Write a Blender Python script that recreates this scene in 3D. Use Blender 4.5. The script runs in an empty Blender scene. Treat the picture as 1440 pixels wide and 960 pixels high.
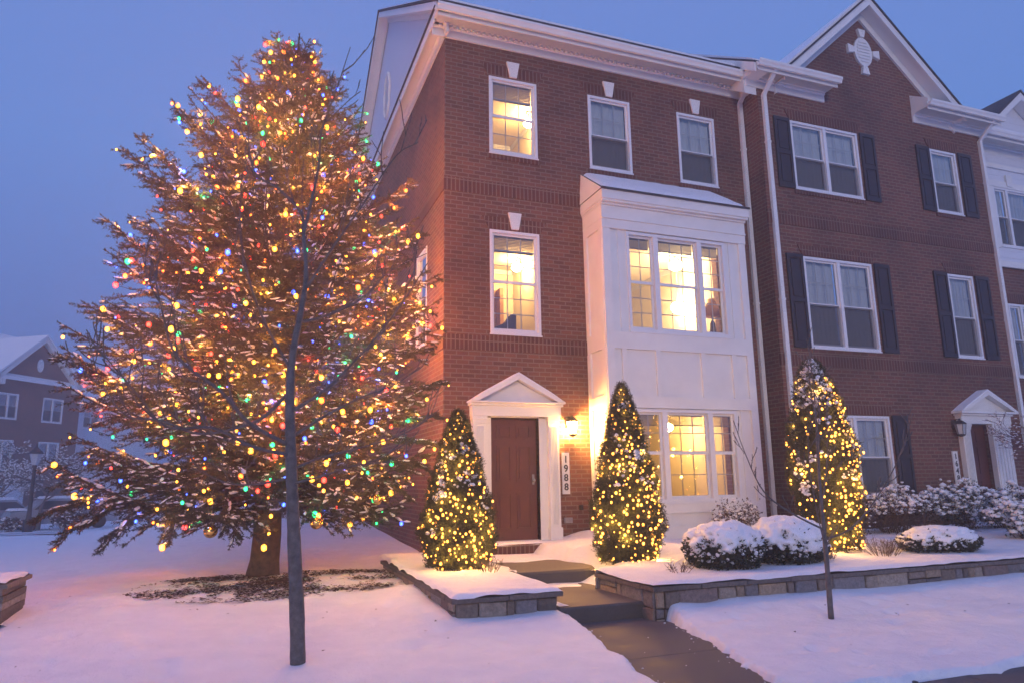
import bpy, math, random
import numpy as np
from mathutils import Vector, Matrix, noise as mnoise

random.seed(7); rng = np.random.default_rng(11)
scene = bpy.context.scene
COL = scene.collection
R = math.radians

# ------------------------------------------------------------------ helpers
def tag(o, label=None, cat=None, group=None, kind=None):
    if label: o['label'] = label
    if cat: o['category'] = cat
    if group: o['group'] = group
    if kind: o['kind'] = kind
    return o

def empty(name, loc, label=None, cat=None, group=None, kind=None):
    o = bpy.data.objects.new(name, None); COL.objects.link(o)
    o.location = loc; o.empty_display_size = .2
    return tag(o, label, cat, group, kind)

def origin_of(p):
    o = Vector((0, 0, 0))
    while p is not None:
        o += Vector(p.location); p = p.parent
    return o

def link_mesh(name, me, parent=None, base=(0, 0, 0)):
    """verts are world coordinates; they are made local to the parent (or to base)"""
    ob = bpy.data.objects.new(name, me); COL.objects.link(ob)
    if parent is not None:
        L = origin_of(parent); ob.parent = parent
    else:
        L = Vector(base); ob.location = L
    if L.length > 0:
        me.transform(Matrix.Translation(-L))
    return ob

class MB:
    """collects faces of ONE mesh; fn maps local coordinates to the world"""
    def __init__(s, fn=None):
        s.v = []; s.f = []; s.mi = []; s.t = []; s.sm = []; s.fn = fn
    def add(s, verts, faces, mi=0, tint=(1, 1, 1), smooth=False):
        n = len(s.v)
        if s.fn: verts = [s.fn(*p) for p in verts]
        s.v += [tuple(p) for p in verts]
        for f in faces:
            s.f.append(tuple(i + n for i in f)); s.mi.append(mi); s.t.append(tint); s.sm.append(smooth)
    def box(s, x0, x1, y0, y1, z0, z1, mi=0, tint=(1, 1, 1)):
        p = [(x0, y0, z0), (x1, y0, z0), (x1, y1, z0), (x0, y1, z0), (x0, y0, z1), (x1, y0, z1), (x1, y1, z1), (x0, y1, z1)]
        s.add(p, [(0, 3, 2, 1), (4, 5, 6, 7), (0, 1, 5, 4), (1, 2, 6, 5), (2, 3, 7, 6), (3, 0, 4, 7)], mi, tint)
    def quad(s, a, b, c, d, mi=0): s.add([a, b, c, d], [(0, 1, 2, 3)], mi)
    def poly(s, pts, mi=0): s.add(pts, [tuple(range(len(pts)))], mi)
    def prism(s, pts, vec, mi=0, tint=(1, 1, 1)):
        n = len(pts); q = [tuple(a + b for a, b in zip(p, vec)) for p in pts]
        f = [tuple(range(n))[::-1], tuple(range(n, 2 * n))] + [(i, (i + 1) % n, n + (i + 1) % n, n + i) for i in range(n)]
        s.add(list(pts) + q, f, mi, tint)
    def tube(s, pts, rad, n=6, mi=0, smooth=True, cap=True, flat=1.0, tint=(1, 1, 1)):
        P = [Vector(p) for p in pts]; V = []; F = []
        if not hasattr(rad, '__len__'): rad = [rad] * len(P)
        for i, p in enumerate(P):
            d = (P[min(i + 1, len(P) - 1)] - P[max(i - 1, 0)])
            if d.length < 1e-9: d = Vector((0, 0, 1))
            d.normalize(); a = Vector((0, 0, 1)) if abs(d.z) < .95 else Vector((1, 0, 0))
            u = d.cross(a).normalized(); w = u.cross(d).normalized()
            for k in range(n):
                t = 2 * math.pi * k / n
                V.append(p + u * (math.cos(t) * rad[i]) + w * (math.sin(t) * rad[i] * flat))
        for i in range(len(P) - 1):
            for k in range(n):
                F.append((i * n + k, i * n + (k + 1) % n, (i + 1) * n + (k + 1) % n, (i + 1) * n + k))
        if cap:
            F.append(tuple(range(n))[::-1]); F.append(tuple((len(P) - 1) * n + k for k in range(n)))
        s.add(V, F, mi, tint, smooth)
    def lathe(s, c, prof, n=12, mi=0, smooth=True):
        V = []; F = []
        for r, z in prof:
            for k in range(n):
                t = 2 * math.pi * k / n
                V.append((c[0] + r * math.cos(t), c[1] + r * math.sin(t), c[2] + z))
        for i in range(len(prof) - 1):
            for k in range(n):
                F.append((i * n + k, i * n + (k + 1) % n, (i + 1) * n + (k + 1) % n, (i + 1) * n + k))
        F.append(tuple(range(n))[::-1]); F.append(tuple((len(prof) - 1) * n + k for k in range(n)))
        s.add(V, F, mi, (1, 1, 1), smooth)
    def build(s, name, mats, parent=None, base=(0, 0, 0)):
        me = bpy.data.meshes.new(name)
        me.from_pydata(s.v, [], s.f)
        if not isinstance(mats, (list, tuple)): mats = [mats]
        for m in mats: me.materials.append(m)
        me.polygons.foreach_set('material_index', s.mi)
        me.polygons.foreach_set('use_smooth', s.sm)
        me.update()
        nl = len(me.loops)
        vi = np.empty(nl, int); me.loops.foreach_get('vertex_index', vi)
        co = np.empty(len(me.vertices) * 3); me.vertices.foreach_get('co', co); co = co.reshape(-1, 3)
        no = np.empty(len(me.polygons) * 3); me.polygons.foreach_get('normal', no); no = np.abs(no.reshape(-1, 3))
        lt = np.empty(len(me.polygons), int); me.polygons.foreach_get('loop_total', lt)
        ax = np.repeat(no.argmax(1), lt); P = co[vi]
        u = np.where(ax == 0, P[:, 1], P[:, 0]); w = np.where(ax == 2, P[:, 1], P[:, 2])
        uv = me.uv_layers.new(name='UVMap')
        uv.data.foreach_set('uv', np.stack([u, w], 1).ravel())
        if any(t != (1, 1, 1) for t in s.t):
            ca = me.color_attributes.new('tint', 'FLOAT_COLOR', 'CORNER')
            T = np.repeat(np.array([(*t, 1) for t in s.t], float), lt, axis=0)
            ca.data.foreach_set('color', T.ravel())
        return link_mesh(name, me, parent, base)

def np_mesh(name, V, F, mats, parent=None, base=(0, 0, 0), mi=None, smooth=False):
    """V (n,3), F (m,3) or (m,4) arrays"""
    V = np.asarray(V, np.float32); F = np.asarray(F, np.int32); k = F.shape[1]
    me = bpy.data.meshes.new(name)
    me.vertices.add(len(V)); me.vertices.foreach_set('co', V.ravel())
    me.loops.add(F.size); me.loops.foreach_set('vertex_index', F.ravel())
    me.polygons.add(len(F)); me.polygons.foreach_set('loop_start', np.arange(0, F.size, k, dtype=np.int32))
    if not isinstance(mats, (list, tuple)): mats = [mats]
    for m in mats: me.materials.append(m)
    if mi is not None: me.polygons.foreach_set('material_index', np.asarray(mi, np.int32))
    me.polygons.foreach_set('use_smooth', np.full(len(F), smooth))
    me.update(calc_edges=True); me.validate()
    return link_mesh(name, me, parent, base)

def n3(x, y, z=0.): return mnoise.noise((x, y, z))
def fbm(x, y, z=0.):
    return n3(x, y, z) + .5 * n3(2.1 * x + 5, 2.1 * y, z) + .25 * n3(4.3 * x, 4.3 * y + 9, z)
def sst(a, b, t):
    t = np.clip((t - a) / (b - a), 0, 1); return t * t * (3 - 2 * t)

# ------------------------------------------------------------------ materials
def newmat(name):
    m = bpy.data.materials.new(name); m.use_nodes = True
    nt = m.node_tree
    return m, nt, nt.nodes['Principled BSDF']
def lnk(nt, a, b): nt.links.new(a, b)
def noise_node(nt, scale, detail=5, rough=.6, coord='Object'):
    tc = nt.nodes.new('ShaderNodeTexCoord'); n = nt.nodes.new('ShaderNodeTexNoise')
    n.inputs['Scale'].default_value = scale; n.inputs['Detail'].default_value = detail; n.inputs['Roughness'].default_value = rough
    lnk(nt, tc.outputs[coord], n.inputs['Vector']); return n
def ramp(nt, src, stops):
    r = nt.nodes.new('ShaderNodeValToRGB'); e = r.color_ramp.elements
    e[0].position, e[0].color = stops[0][0], (*stops[0][1], 1)
    e[1].position, e[1].color = stops[-1][0], (*stops[-1][1], 1)
    for p, c in stops[1:-1]:
        x = e.new(p); x.color = (*c, 1)
    lnk(nt, src, r.inputs['Fac']); return r
def bump(nt, b, src, strength, dist=.01):
    n = nt.nodes.new('ShaderNodeBump'); n.inputs['Strength'].default_value = strength; n.inputs['Distance'].default_value = dist
    lnk(nt, src, n.inputs['Height']); lnk(nt, n.outputs[0], b.inputs['Normal'])
def mat(name, c, rough=.6, var=.15, scale=6., bmp=0., bscale=60., metal=0., spec=.5):
    m, nt, b = newmat(name)
    b.inputs['Roughness'].default_value = rough; b.inputs['Metallic'].default_value = metal
    b.inputs['Specular IOR Level'].default_value = spec
    n = noise_node(nt, scale)
    r = ramp(nt, n.outputs['Fac'], [(.3, tuple(x * (1 - var) for x in c)), (.7, tuple(min(1, x * (1 + var)) for x in c))])
    lnk(nt, r.outputs[0], b.inputs['Base Color'])
    if bmp:
        n2 = noise_node(nt, bscale); bump(nt, b, n2.outputs['Fac'], bmp)
    return m
def emit(name, c, s):
    m, nt, b = newmat(name); nt.nodes.remove(b)
    e = nt.nodes.new('ShaderNodeEmission'); e.inputs['Color'].default_value = (*c, 1); e.inputs['Strength'].default_value = s
    lnk(nt, e.outputs[0], nt.nodes['Material Output'].inputs['Surface'])
    return m
def brick(name, swap=False, c1=(.180, .066, .042), c2=(.108, .041, .029), w=.215, h=.0762):
    m, nt, b = newmat(name)
    uv = nt.nodes.new('ShaderNodeUVMap')
    src = uv.outputs[0]
    if swap:
        sp = nt.nodes.new('ShaderNodeSeparateXYZ'); cb = nt.nodes.new('ShaderNodeCombineXYZ')
        lnk(nt, src, sp.inputs[0]); lnk(nt, sp.outputs[1], cb.inputs[0]); lnk(nt, sp.outputs[0], cb.inputs[1]); src = cb.outputs[0]
    t = nt.nodes.new('ShaderNodeTexBrick')
    t.inputs['Scale'].default_value = 1; t.inputs['Brick Width'].default_value = w; t.inputs['Row Height'].default_value = h
    t.inputs['Mortar Size'].default_value = .011; t.inputs['Mortar Smooth'].default_value = .3; t.inputs['Bias'].default_value = -.1
    t.inputs['Color1'].default_value = (*c1, 1); t.inputs['Color2'].default_value = (*c2, 1); t.inputs['Mortar'].default_value = (.20, .14, .105, 1)
    if swap: t.offset = 0
    lnk(nt, src, t.inputs['Vector'])
    n = nt.nodes.new('ShaderNodeTexNoise'); n.inputs['Scale'].default_value = .7; n.inputs['Detail'].default_value = 6; lnk(nt, uv.outputs[0], n.inputs['Vector'])
    r = ramp(nt, n.outputs['Fac'], [(.3, (.66, .68, .72)), (.5, (1, 1, 1)), (.72, (1.22, 1.17, 1.12))])
    n2 = nt.nodes.new('ShaderNodeTexNoise'); n2.inputs['Scale'].default_value = 90; lnk(nt, uv.outputs[0], n2.inputs['Vector'])
    r2 = ramp(nt, n2.outputs['Fac'], [(.3, (.8, .8, .8)), (.7, (1.2, 1.2, 1.2))])
    mx = nt.nodes.new('ShaderNodeMixRGB'); mx.blend_type = 'MULTIPLY'; mx.inputs[0].default_value = 1
    lnk(nt, t.outputs['Color'], mx.inputs[1]); lnk(nt, r.outputs[0], mx.inputs[2])
    mx2 = nt.nodes.new('ShaderNodeMixRGB'); mx2.blend_type = 'MULTIPLY'; mx2.inputs[0].default_value = 1
    lnk(nt, mx.outputs[0], mx2.inputs[1]); lnk(nt, r2.outputs[0], mx2.inputs[2])
    lnk(nt, mx2.outputs[0], b.inputs['Base Color']); b.inputs['Roughness'].default_value = .85
    bp = nt.nodes.new('ShaderNodeBump'); bp.invert = True; bp.inputs['Strength'].default_value = .6; bp.inputs['Distance'].default_value = .006
    lnk(nt, t.outputs['Fac'], bp.inputs['Height']); lnk(nt, bp.outputs[0], b.inputs['Normal'])
    return m
def glass(name, tint=(1, 1, 1)):
    m, nt, b = newmat(name); nt.nodes.remove(b)
    tr = nt.nodes.new('ShaderNodeBsdfTransparent'); tr.inputs[0].default_value = (*tint, 1)
    gl = nt.nodes.new('ShaderNodeBsdfGlossy'); gl.inputs['Roughness'].default_value = .02
    fr = nt.nodes.new('ShaderNodeFresnel'); fr.inputs[0].default_value = 1.55
    n = noise_node(nt, 1.3, 2); bp = nt.nodes.new('ShaderNodeBump'); bp.inputs['Strength'].default_value = .06; bp.inputs['Distance'].default_value = .02
    lnk(nt, n.outputs['Fac'], bp.inputs['Height']); lnk(nt, bp.outputs[0], gl.inputs['Normal'])
    mx = nt.nodes.new('ShaderNodeMixShader')
    mt = nt.nodes.new('ShaderNodeMath'); mt.operation = 'MULTIPLY'; mt.inputs[1].default_value = 4.2; lnk(nt, fr.outputs[0], mt.inputs[0])
    lnk(nt, mt.outputs[0], mx.inputs[0]); lnk(nt, tr.outputs[0], mx.inputs[1]); lnk(nt, gl.outputs[0], mx.inputs[2])
    lnk(nt, mx.outputs[0], nt.nodes['Material Output'].inputs['Surface'])
    return m
def screen_mat(name):
    m, nt, b = newmat(name)
    b.inputs['Base Color'].default_value = (.05, .052, .06, 1); b.inputs['Roughness'].default_value = .7
    tr = nt.nodes.new('ShaderNodeBsdfTransparent'); mx = nt.nodes.new('ShaderNodeMixShader'); mx.inputs[0].default_value = .56
    lnk(nt, tr.outputs[0], mx.inputs[1]); lnk(nt, b.outputs[0], mx.inputs[2])
    lnk(nt, mx.outputs[0], nt.nodes['Material Output'].inputs['Surface'])
    return m
def snow_mat(name, fine=True):
    m, nt, b = newmat(name)
    b.inputs['Roughness'].default_value = .75; b.inputs['Specular IOR Level'].default_value = .25
    n = noise_node(nt, 3.5, 6)
    r = ramp(nt, n.outputs['Fac'], [(.3, (.80, .82, .86)), (.7, (.90, .90, .92))]); lnk(nt, r.outputs[0], b.inputs['Base Color'])
    n1 = noise_node(nt, 7, 8, .62); n2 = noise_node(nt, 70, 3, .7)
    ad = nt.nodes.new('ShaderNodeMath'); ad.operation = 'MULTIPLY_ADD'; ad.inputs[1].default_value = .22
    lnk(nt, n2.outputs['Fac'], ad.inputs[0]); lnk(nt, n1.outputs['Fac'], ad.inputs[2])
    bump(nt, b, ad.outputs[0], .8, .045)
    return m
def stone_mat(name):
    m, nt, b = newmat(name)
    at = nt.nodes.new('ShaderNodeVertexColor'); at.layer_name = 'tint'
    n = noise_node(nt, 22, 7, .7)
    r = ramp(nt, n.outputs['Fac'], [(.28, (.55, .55, .56)), (.72, (1.35, 1.33, 1.3))])
    mx = nt.nodes.new('ShaderNodeMixRGB'); mx.blend_type = 'MULTIPLY'; mx.inputs[0].default_value = 1
    lnk(nt, at.outputs[0], mx.inputs[1]); lnk(nt, r.outputs[0], mx.inputs[2]); lnk(nt, mx.outputs[0], b.inputs['Base Color'])
    b.inputs['Roughness'].default_value = .9
    n2 = noise_node(nt, 30, 8, .7); bump(nt, b, n2.outputs['Fac'], .9, .02)
    return m
def concrete_mat(name, c):
    m, nt, b = newmat(name)
    n = noise_node(nt, 2.2, 8, .7); n2 = noise_node(nt, 130, 3, .8)
    r = ramp(nt, n.outputs['Fac'], [(.3, tuple(x * .72 for x in c)), (.7, tuple(x * 1.25 for x in c))])
    r2 = ramp(nt, n2.outputs['Fac'], [(.32, (.55, .55, .55)), (.5, (1, 1, 1)), (.70, (1.5, 1.5, 1.55))])
    mx = nt.nodes.new('ShaderNodeMixRGB'); mx.blend_type = 'MULTIPLY'; mx.inputs[0].default_value = 1
    lnk(nt, r.outputs[0], mx.inputs[1]); lnk(nt, r2.outputs[0], mx.inputs[2]); lnk(nt, mx.outputs[0], b.inputs['Base Color'])
    rr = ramp(nt, n.outputs['Fac'], [(.35, (.62,) * 3), (.65, (.9,) * 3)]); lnk(nt, rr.outputs[0], b.inputs['Roughness'])
    bump(nt, b, n2.outputs['Fac'], .35, .006)
    return m
def siding_mat(name, c, pitch=.11, axis=1):
    m, nt, b = newmat(name)
    uv = nt.nodes.new('ShaderNodeUVMap'); sp = nt.nodes.new('ShaderNodeSeparateXYZ'); lnk(nt, uv.outputs[0], sp.inputs[0])
    d = nt.nodes.new('ShaderNodeMath'); d.operation = 'DIVIDE'; d.inputs[1].default_value = pitch; lnk(nt, sp.outputs[axis], d.inputs[0])
    fr = nt.nodes.new('ShaderNodeMath'); fr.operation = 'FRACT'; lnk(nt, d.outputs[0], fr.inputs[0])
    b.inputs['Base Color'].default_value = (*c, 1); b.inputs['Roughness'].default_value = .55
    bp = nt.nodes.new('ShaderNodeBump'); bp.invert = True; bp.inputs['Strength'].default_value = 1; bp.inputs['Distance'].default_value = .02
    lnk(nt, fr.outputs[0], bp.inputs['Height']); lnk(nt, bp.outputs[0], b.inputs['Normal'])
    return m

M = {}
M['brick'] = brick('brick_red')
M['soldier'] = brick('brick_soldier', True, (.125, .036, .025), (.08, .023, .018), .24, .0762)
M['white'] = mat('white_trim_paint', (.80, .785, .745), .45, .05, 3, .05)
M['vinyl'] = mat('white_vinyl_frame', (.78, .78, .78), .35, .03, 3)
M['siding'] = siding_mat('white_siding', (.70, .72, .76), .18)
M['soffit'] = siding_mat('vented_soffit', (.70, .66, .60), .06, 0)
M['glass'] = glass('window_glass', (.93, .95, .96))
M['screen'] = screen_mat('insect_screen_mesh')
M['curtain'] = siding_mat('pale_blind', (.84, .90, .95), .055)
M['blindstack'] = siding_mat('raised_blind', (.52, .47, .44), .018)
M['door'] = mat('dark_red_door_paint', (.115, .034, .026), .38, .12, 4, .04, 40)
M['shutter'] = mat('black_shutter_paint', (.022, .022, .027), .5, .1, 5, .05)
M['black'] = mat('black_iron', (.02, .02, .022), .45, .1)
M['snow'] = snow_mat('snow')
M['stone'] = stone_mat('ledge_stone')
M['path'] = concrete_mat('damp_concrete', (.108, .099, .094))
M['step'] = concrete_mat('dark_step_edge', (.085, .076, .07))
M['shingle'] = mat('dark_shingle', (.05, .05, .055), .9, .3, 20, .4)
M['bark'] = mat('spruce_bark', (.105, .064, .038), .95, .45, 14, 1., 26)
M['barkgrey'] = mat('young_tree_bark', (.105, .098, .095), .85, .4, 16, .7, 40)
M['twig'] = mat('spruce_twig', (.085, .058, .04), .9, .3, 10)
M['needle'] = mat('spruce_needles', (.075, .068, .045), .75, .5, 1.7, spec=.25)
M['needle2'] = mat('dwarf_spruce_needles', (.050, .056, .022), .75, .45, 5, spec=.25)
M['leafdark'] = mat('boxwood_leaves', (.04, .05, .03), .6, .4, 9, spec=.3)
M['leafbrown'] = mat('brown_shrub_leaves', (.085, .055, .042), .8, .4, 6, spec=.2)
M['twigpurple'] = mat('purple_twigs', (.14, .07, .085), .8, .3, 6)
M['litter'] = mat('fallen_needles', (.05, .034, .026), .9, .4, 9)
M['straw'] = mat('dry_stalks', (.12, .085, .06), .9, .3, 9)
M['gold'] = mat('gold_bauble', (.85, .52, .16), .22, .05, 5, metal=1.)
M['wire'] = mat('light_wire', (.015, .022, .014), .6)
M['plaque'] = mat('white_plaque', (.78, .77, .74), .5, .03)
M['digit'] = mat('dark_digit', (.02, .02, .025), .5)
M['wallwarm'] = mat('cream_room_paint', (.86, .74, .52), .8, .04, 2)
M['wallwhite'] = mat('ivory_room_paint', (.82, .74, .60), .8, .04, 2)
M['wood'] = mat('honey_wood', (.36, .17, .06), .5, .25, 5)
M['fabric'] = mat('brown_fabric', (.10, .07, .05), .9, .2, 9)
M['metal'] = mat('grey_metal', (.35, .35, .36), .4, .1, metal=.6)
M['carpaint'] = mat('pale_car_paint', (.30, .33, .38), .35, .05)
M['rubber'] = mat('tyre_rubber', (.02, .02, .02), .85)
M['darkglass'] = mat('dark_car_glass', (.03, .035, .04), .1, .05)
M['streetlight_glass'] = mat('clear_lamp_glass', (.45, .47, .5), .2, .05)
# bulbs: coloured glass, lamp inside; emission fading to the rim paints a soft halo
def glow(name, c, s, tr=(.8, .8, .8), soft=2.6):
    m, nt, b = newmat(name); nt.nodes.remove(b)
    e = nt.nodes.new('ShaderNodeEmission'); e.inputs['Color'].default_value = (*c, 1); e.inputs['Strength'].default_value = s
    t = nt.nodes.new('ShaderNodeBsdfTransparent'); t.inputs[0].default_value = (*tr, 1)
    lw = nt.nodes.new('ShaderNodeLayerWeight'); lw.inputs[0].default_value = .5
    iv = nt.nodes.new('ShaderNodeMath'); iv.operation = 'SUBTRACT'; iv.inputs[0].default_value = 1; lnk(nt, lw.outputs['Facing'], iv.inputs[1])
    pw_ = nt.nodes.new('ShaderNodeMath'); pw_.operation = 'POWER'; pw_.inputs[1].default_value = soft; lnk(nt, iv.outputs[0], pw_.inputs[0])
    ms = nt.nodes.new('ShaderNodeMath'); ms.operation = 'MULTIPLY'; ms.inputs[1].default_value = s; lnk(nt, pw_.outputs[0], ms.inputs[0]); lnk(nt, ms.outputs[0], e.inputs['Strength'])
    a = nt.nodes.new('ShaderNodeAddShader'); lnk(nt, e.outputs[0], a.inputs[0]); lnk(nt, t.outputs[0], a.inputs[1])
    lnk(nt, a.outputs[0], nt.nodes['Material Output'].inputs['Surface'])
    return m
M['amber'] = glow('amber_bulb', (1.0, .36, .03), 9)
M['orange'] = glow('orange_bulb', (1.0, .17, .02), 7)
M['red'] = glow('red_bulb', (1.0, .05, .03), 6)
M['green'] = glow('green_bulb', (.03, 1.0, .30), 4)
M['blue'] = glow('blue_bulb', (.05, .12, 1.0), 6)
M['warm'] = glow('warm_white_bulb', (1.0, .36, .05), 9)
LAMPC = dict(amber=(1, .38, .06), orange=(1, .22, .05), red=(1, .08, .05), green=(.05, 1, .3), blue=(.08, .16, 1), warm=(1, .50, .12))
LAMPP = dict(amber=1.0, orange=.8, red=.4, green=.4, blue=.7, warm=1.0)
def point_light(name, loc, c, p, r, parent=None):
    l = bpy.data.lights.new(name, 'POINT'); l.color = c; l.energy = p; l.shadow_soft_size = r
    o = bpy.data.objects.new(name, l); COL.objects.link(o)
    if parent: o.parent = parent; loc = Vector(loc) - origin_of(parent)
    o.location = loc; return o
M['lantern_lit'] = glow('lit_lantern_glass', (1.0, .66, .28), 55, (.5, .5, .5), .6)
M['roomlamp'] = emit('room_lamp_globe', (1.0, .66, .28), 190)
M['roomlamp_soft'] = emit('warm_room_lamp_globe', (1.0, .60, .22), 300)

# ------------------------------------------------------------------ camera
cam = bpy.data.cameras.new('camera'); camo = bpy.data.objects.new('camera', cam); COL.objects.link(camo)
yaw, pit, rol, fpx = .360730, .194817, -.0147177, 988.466
f = Vector((math.sin(yaw) * math.cos(pit), math.cos(yaw) * math.cos(pit), math.sin(pit)))
r0 = Vector((math.cos(yaw), -math.sin(yaw), 0)); u0 = r0.cross(f)
rr = r0 * math.cos(rol) + u0 * math.sin(rol); uu = -r0 * math.sin(rol) + u0 * math.cos(rol)
camo.matrix_world = Matrix(((rr.x, uu.x, -f.x, 0), (rr.y, uu.y, -f.y, 0), (rr.z, uu.z, -f.z, 1.5), (0, 0, 0, 1)))
cam.sensor_width = 36; cam.lens = fpx / 1440 * 36; cam.clip_end = 800; cam.clip_start = .05
scene.camera = camo

# ------------------------------------------------------------------ world, sun, haze
w = bpy.data.worlds.new('World'); scene.world = w; w.use_nodes = True
nt = w.node_tree; bg = nt.nodes['Background']
tc = nt.nodes.new('ShaderNodeTexCoord'); sp = nt.nodes.new('ShaderNodeSeparateXYZ'); lnk(nt, tc.outputs['Generated'], sp.inputs[0])
wr = ramp(nt, sp.outputs[2], [(0., (.090, .160, .49)), (.12, (.100, .190, .56)), (.40, (.130, .268, .70)), (.62, (.15, .26, .68)), (.80, (.20, .295, .78)), (1., (.22, .31, .86))])
sky = nt.nodes.new('ShaderNodeTexSky'); sky.sky_type = 'NISHITA'; sky.sun_disc = False
sky.sun_elevation = R(12); sky.sun_rotation = R(205); sky.air_density = 2; sky.dust_density = 3
mxw = nt.nodes.new('ShaderNodeMixRGB'); mxw.blend_type = 'ADD'; mxw.inputs[0].default_value = .004
lnk(nt, wr.outputs[0], mxw.inputs[1]); lnk(nt, sky.outputs[0], mxw.inputs[2])
lnk(nt, mxw.outputs[0], bg.inputs['Color']); bg.inputs['Strength'].default_value = 1.0

sl = bpy.data.lights.new('dusk_sun', 'SUN'); sl.energy = .85; sl.angle = R(20); sl.color = (1., .84, .77)
so = bpy.data.objects.new('dusk_sun', sl); COL.objects.link(so)
so.rotation_euler = Vector((.34, 1.0, -.22)).to_track_quat('-Z', 'Y').to_euler()

hz = MB(); hz.box(-70, 72, -9, 118, -4.2, 16)
m, nt, b = newmat('dusk_haze'); nt.nodes.remove(b)
pv = nt.nodes.new('ShaderNodeVolumePrincipled'); pv.inputs['Color'].default_value = (.86, .90, 1., 1); pv.inputs['Density'].default_value = .0072
pv.inputs['Anisotropy'].default_value = 0.1
lnk(nt, pv.outputs[0], nt.nodes['Material Output'].inputs['Volume'])
haze = hz.build('haze', m); tag(haze, kind='stuff')
# ------------------------------------------------------------------ ground
PL = [(4.0, 2.86), (4.92, 2.95), (6., 3.12), (7.2, 3.33)]
PR = [(4.0, 3.70), (4.57, 3.76), (5.5, 4.02), (6.4, 4.27), (7.2, 4.40)]
def zbase(x, y):
    s = .2 * sst(5., 11., y) + .0 * x
    wgt = sst(-7., 1., x)
    yy = np.clip(y - 12, 0, 38)
    s = s + wgt * .036 * np.minimum(yy, 12) - (1 - wgt) * .025 * yy
    return s
def ground_z(x, y):
    x = np.asarray(x, float); y = np.asarray(y, float)
    z = zbase(x, y)
    z = z + .075 * np.exp(-((np.minimum(y, 7.05) - 7.05) / .55) ** 2) * (y < 9) * sst(1.2, 2.0, x) * (1 - sst(11, 12, x)) * (1 - sst(3.1, 3.3, x) * (1 - sst(4.2, 4.5, x)))
    return z
def axis(segs):
    o = []
    for a, b, d in segs: o += list(np.arange(a, b, d))
    return np.array(o + [segs[-1][1]])
xs = axis([(-64, -16, 4), (-16, -3, .5), (-3, 2, .07), (2, 5, .028), (5, 8, .07), (8, 18, .3), (18, 66, 4)])
ys = axis([(-7, 2, 1.5), (2, 3.4, .2), (3.4, 7.3, .03), (7.3, 12, .09), (12, 26, .5), (26, 60, 1.5), (60, 112, 4)])
X, Y = np.meshgrid(xs, ys)
Zg = ground_z(X, Y)
DIMP = [(random.uniform(-2.6, 2.0), random.uniform(4.6, 10.5), random.uniform(.05, .13), random.uniform(.012, .045)) for _ in range(90)] + [(random.uniform(4.4, 9), random.uniform(4.5, 6.7), random.uniform(.05, .11), random.uniform(.010, .035)) for _ in range(44)]
DIMP += [(1.75 - .28 * k + .09 * (k % 2), 7.6 + .42 * k, .10, .035) for k in range(7)]
NZ = np.zeros_like(X); NE = np.zeros_like(X)
for j in range(X.shape[0]):
    for i in range(X.shape[1]):
        x, y = X[j, i], Y[j, i]
        NZ[j, i] = fbm(x * .55, y * .55) * .030 + (n3(x * 2.6, y * 2.6, 4) * .016 + n3(x * 7, y * 7, 2) * .0035 if -3 < x < 12 and y < 13 else 0)
        if 2 < x < 8 and y < 7.6: NE[j, i] = n3(x * 3, y * 3, 7) * .05 + n3(x * 11, y * 11, 1) * .028
xl = np.interp(Y, [p[0] for p in PL], [p[1] for p in PL]) + NE
xr_ = np.interp(Y, [p[0] for p in PR], [p[1] for p in PR]) + NE * 1.5
inside = sst(-.03, .05, X - xl) * sst(-.03, .05, xr_ - X) * (Y < 7.3)
walk = sst(-.03, .05, 4.18 + NE * 1.6 - Y) * sst(2.75, 2.9, X + NE)
inside = np.maximum(inside, walk)
for (dx_, dy_, dr_, dd_) in DIMP:
    q_ = ((X - dx_) ** 2 + ((Y - dy_) * .8) ** 2) / dr_ ** 2
    NZ -= dd_ * np.exp(-q_) - .25 * dd_ * np.exp(-(np.sqrt(q_) - 1.5) ** 2 * 3)
snowz = Zg + NZ + .045
Zf = snowz * (1 - inside) - .06 * inside
nx, ny = len(xs), len(ys)
idx = np.arange(nx * ny).reshape(ny, nx)
F = np.stack([idx[:-1, :-1], idx[:-1, 1:], idx[1:, 1:], idx[1:, :-1]], -1).reshape(-1, 4)
g = np_mesh('snow_ground', np.stack([X, Y, Zf], -1).reshape(-1, 3), F, M['snow'], smooth=True); tag(g, kind='structure')
def gz(x, y): return float(ground_z(x, y)) + .045 + fbm(x * .55, y * .55) * .03

pm = MB()
yy = [4.18, 5.62, 7.16]
for a, b_ in zip(yy[:-1], yy[1:]): pm.box(2.6, 4.75, a + .006, b_ - .006, -.12, 0.)
path = pm.build('path', M['path']); tag(path, kind='structure')
pm = MB()
for k in range(9): pm.box(2.2 + k * 1.5, 2.2 + k * 1.5 + 1.488, 2.6, 4.16, -.12, 0.002)
tag(pm.build('sidewalk', M['path']), kind='structure')
# far street on the left
pm = MB()
def strip(y, wd, x0=-60, x1=60, dz=.07):
    xs2 = np.linspace(x0, x1, 40)
    for a, c in zip(xs2[:-1], xs2[1:]):
        za, zc = float(zbase(a, y)) + dz, float(zbase(c, y)) + dz
        za2, zc2 = float(zbase(a, y + wd)) + dz, float(zbase(c, y + wd)) + dz
        pm.quad((a, y, za), (c, y, zc), (c, y + wd, zc2), (a, y + wd, za2))
M['slush'] = mat('slushy_road', (.36, .38, .43), .6, .25, .8, .3, 8)
strip(32.0, 1.5, -60, 1, .10); tag(pm.build('road', M['slush']), kind='structure')

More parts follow.
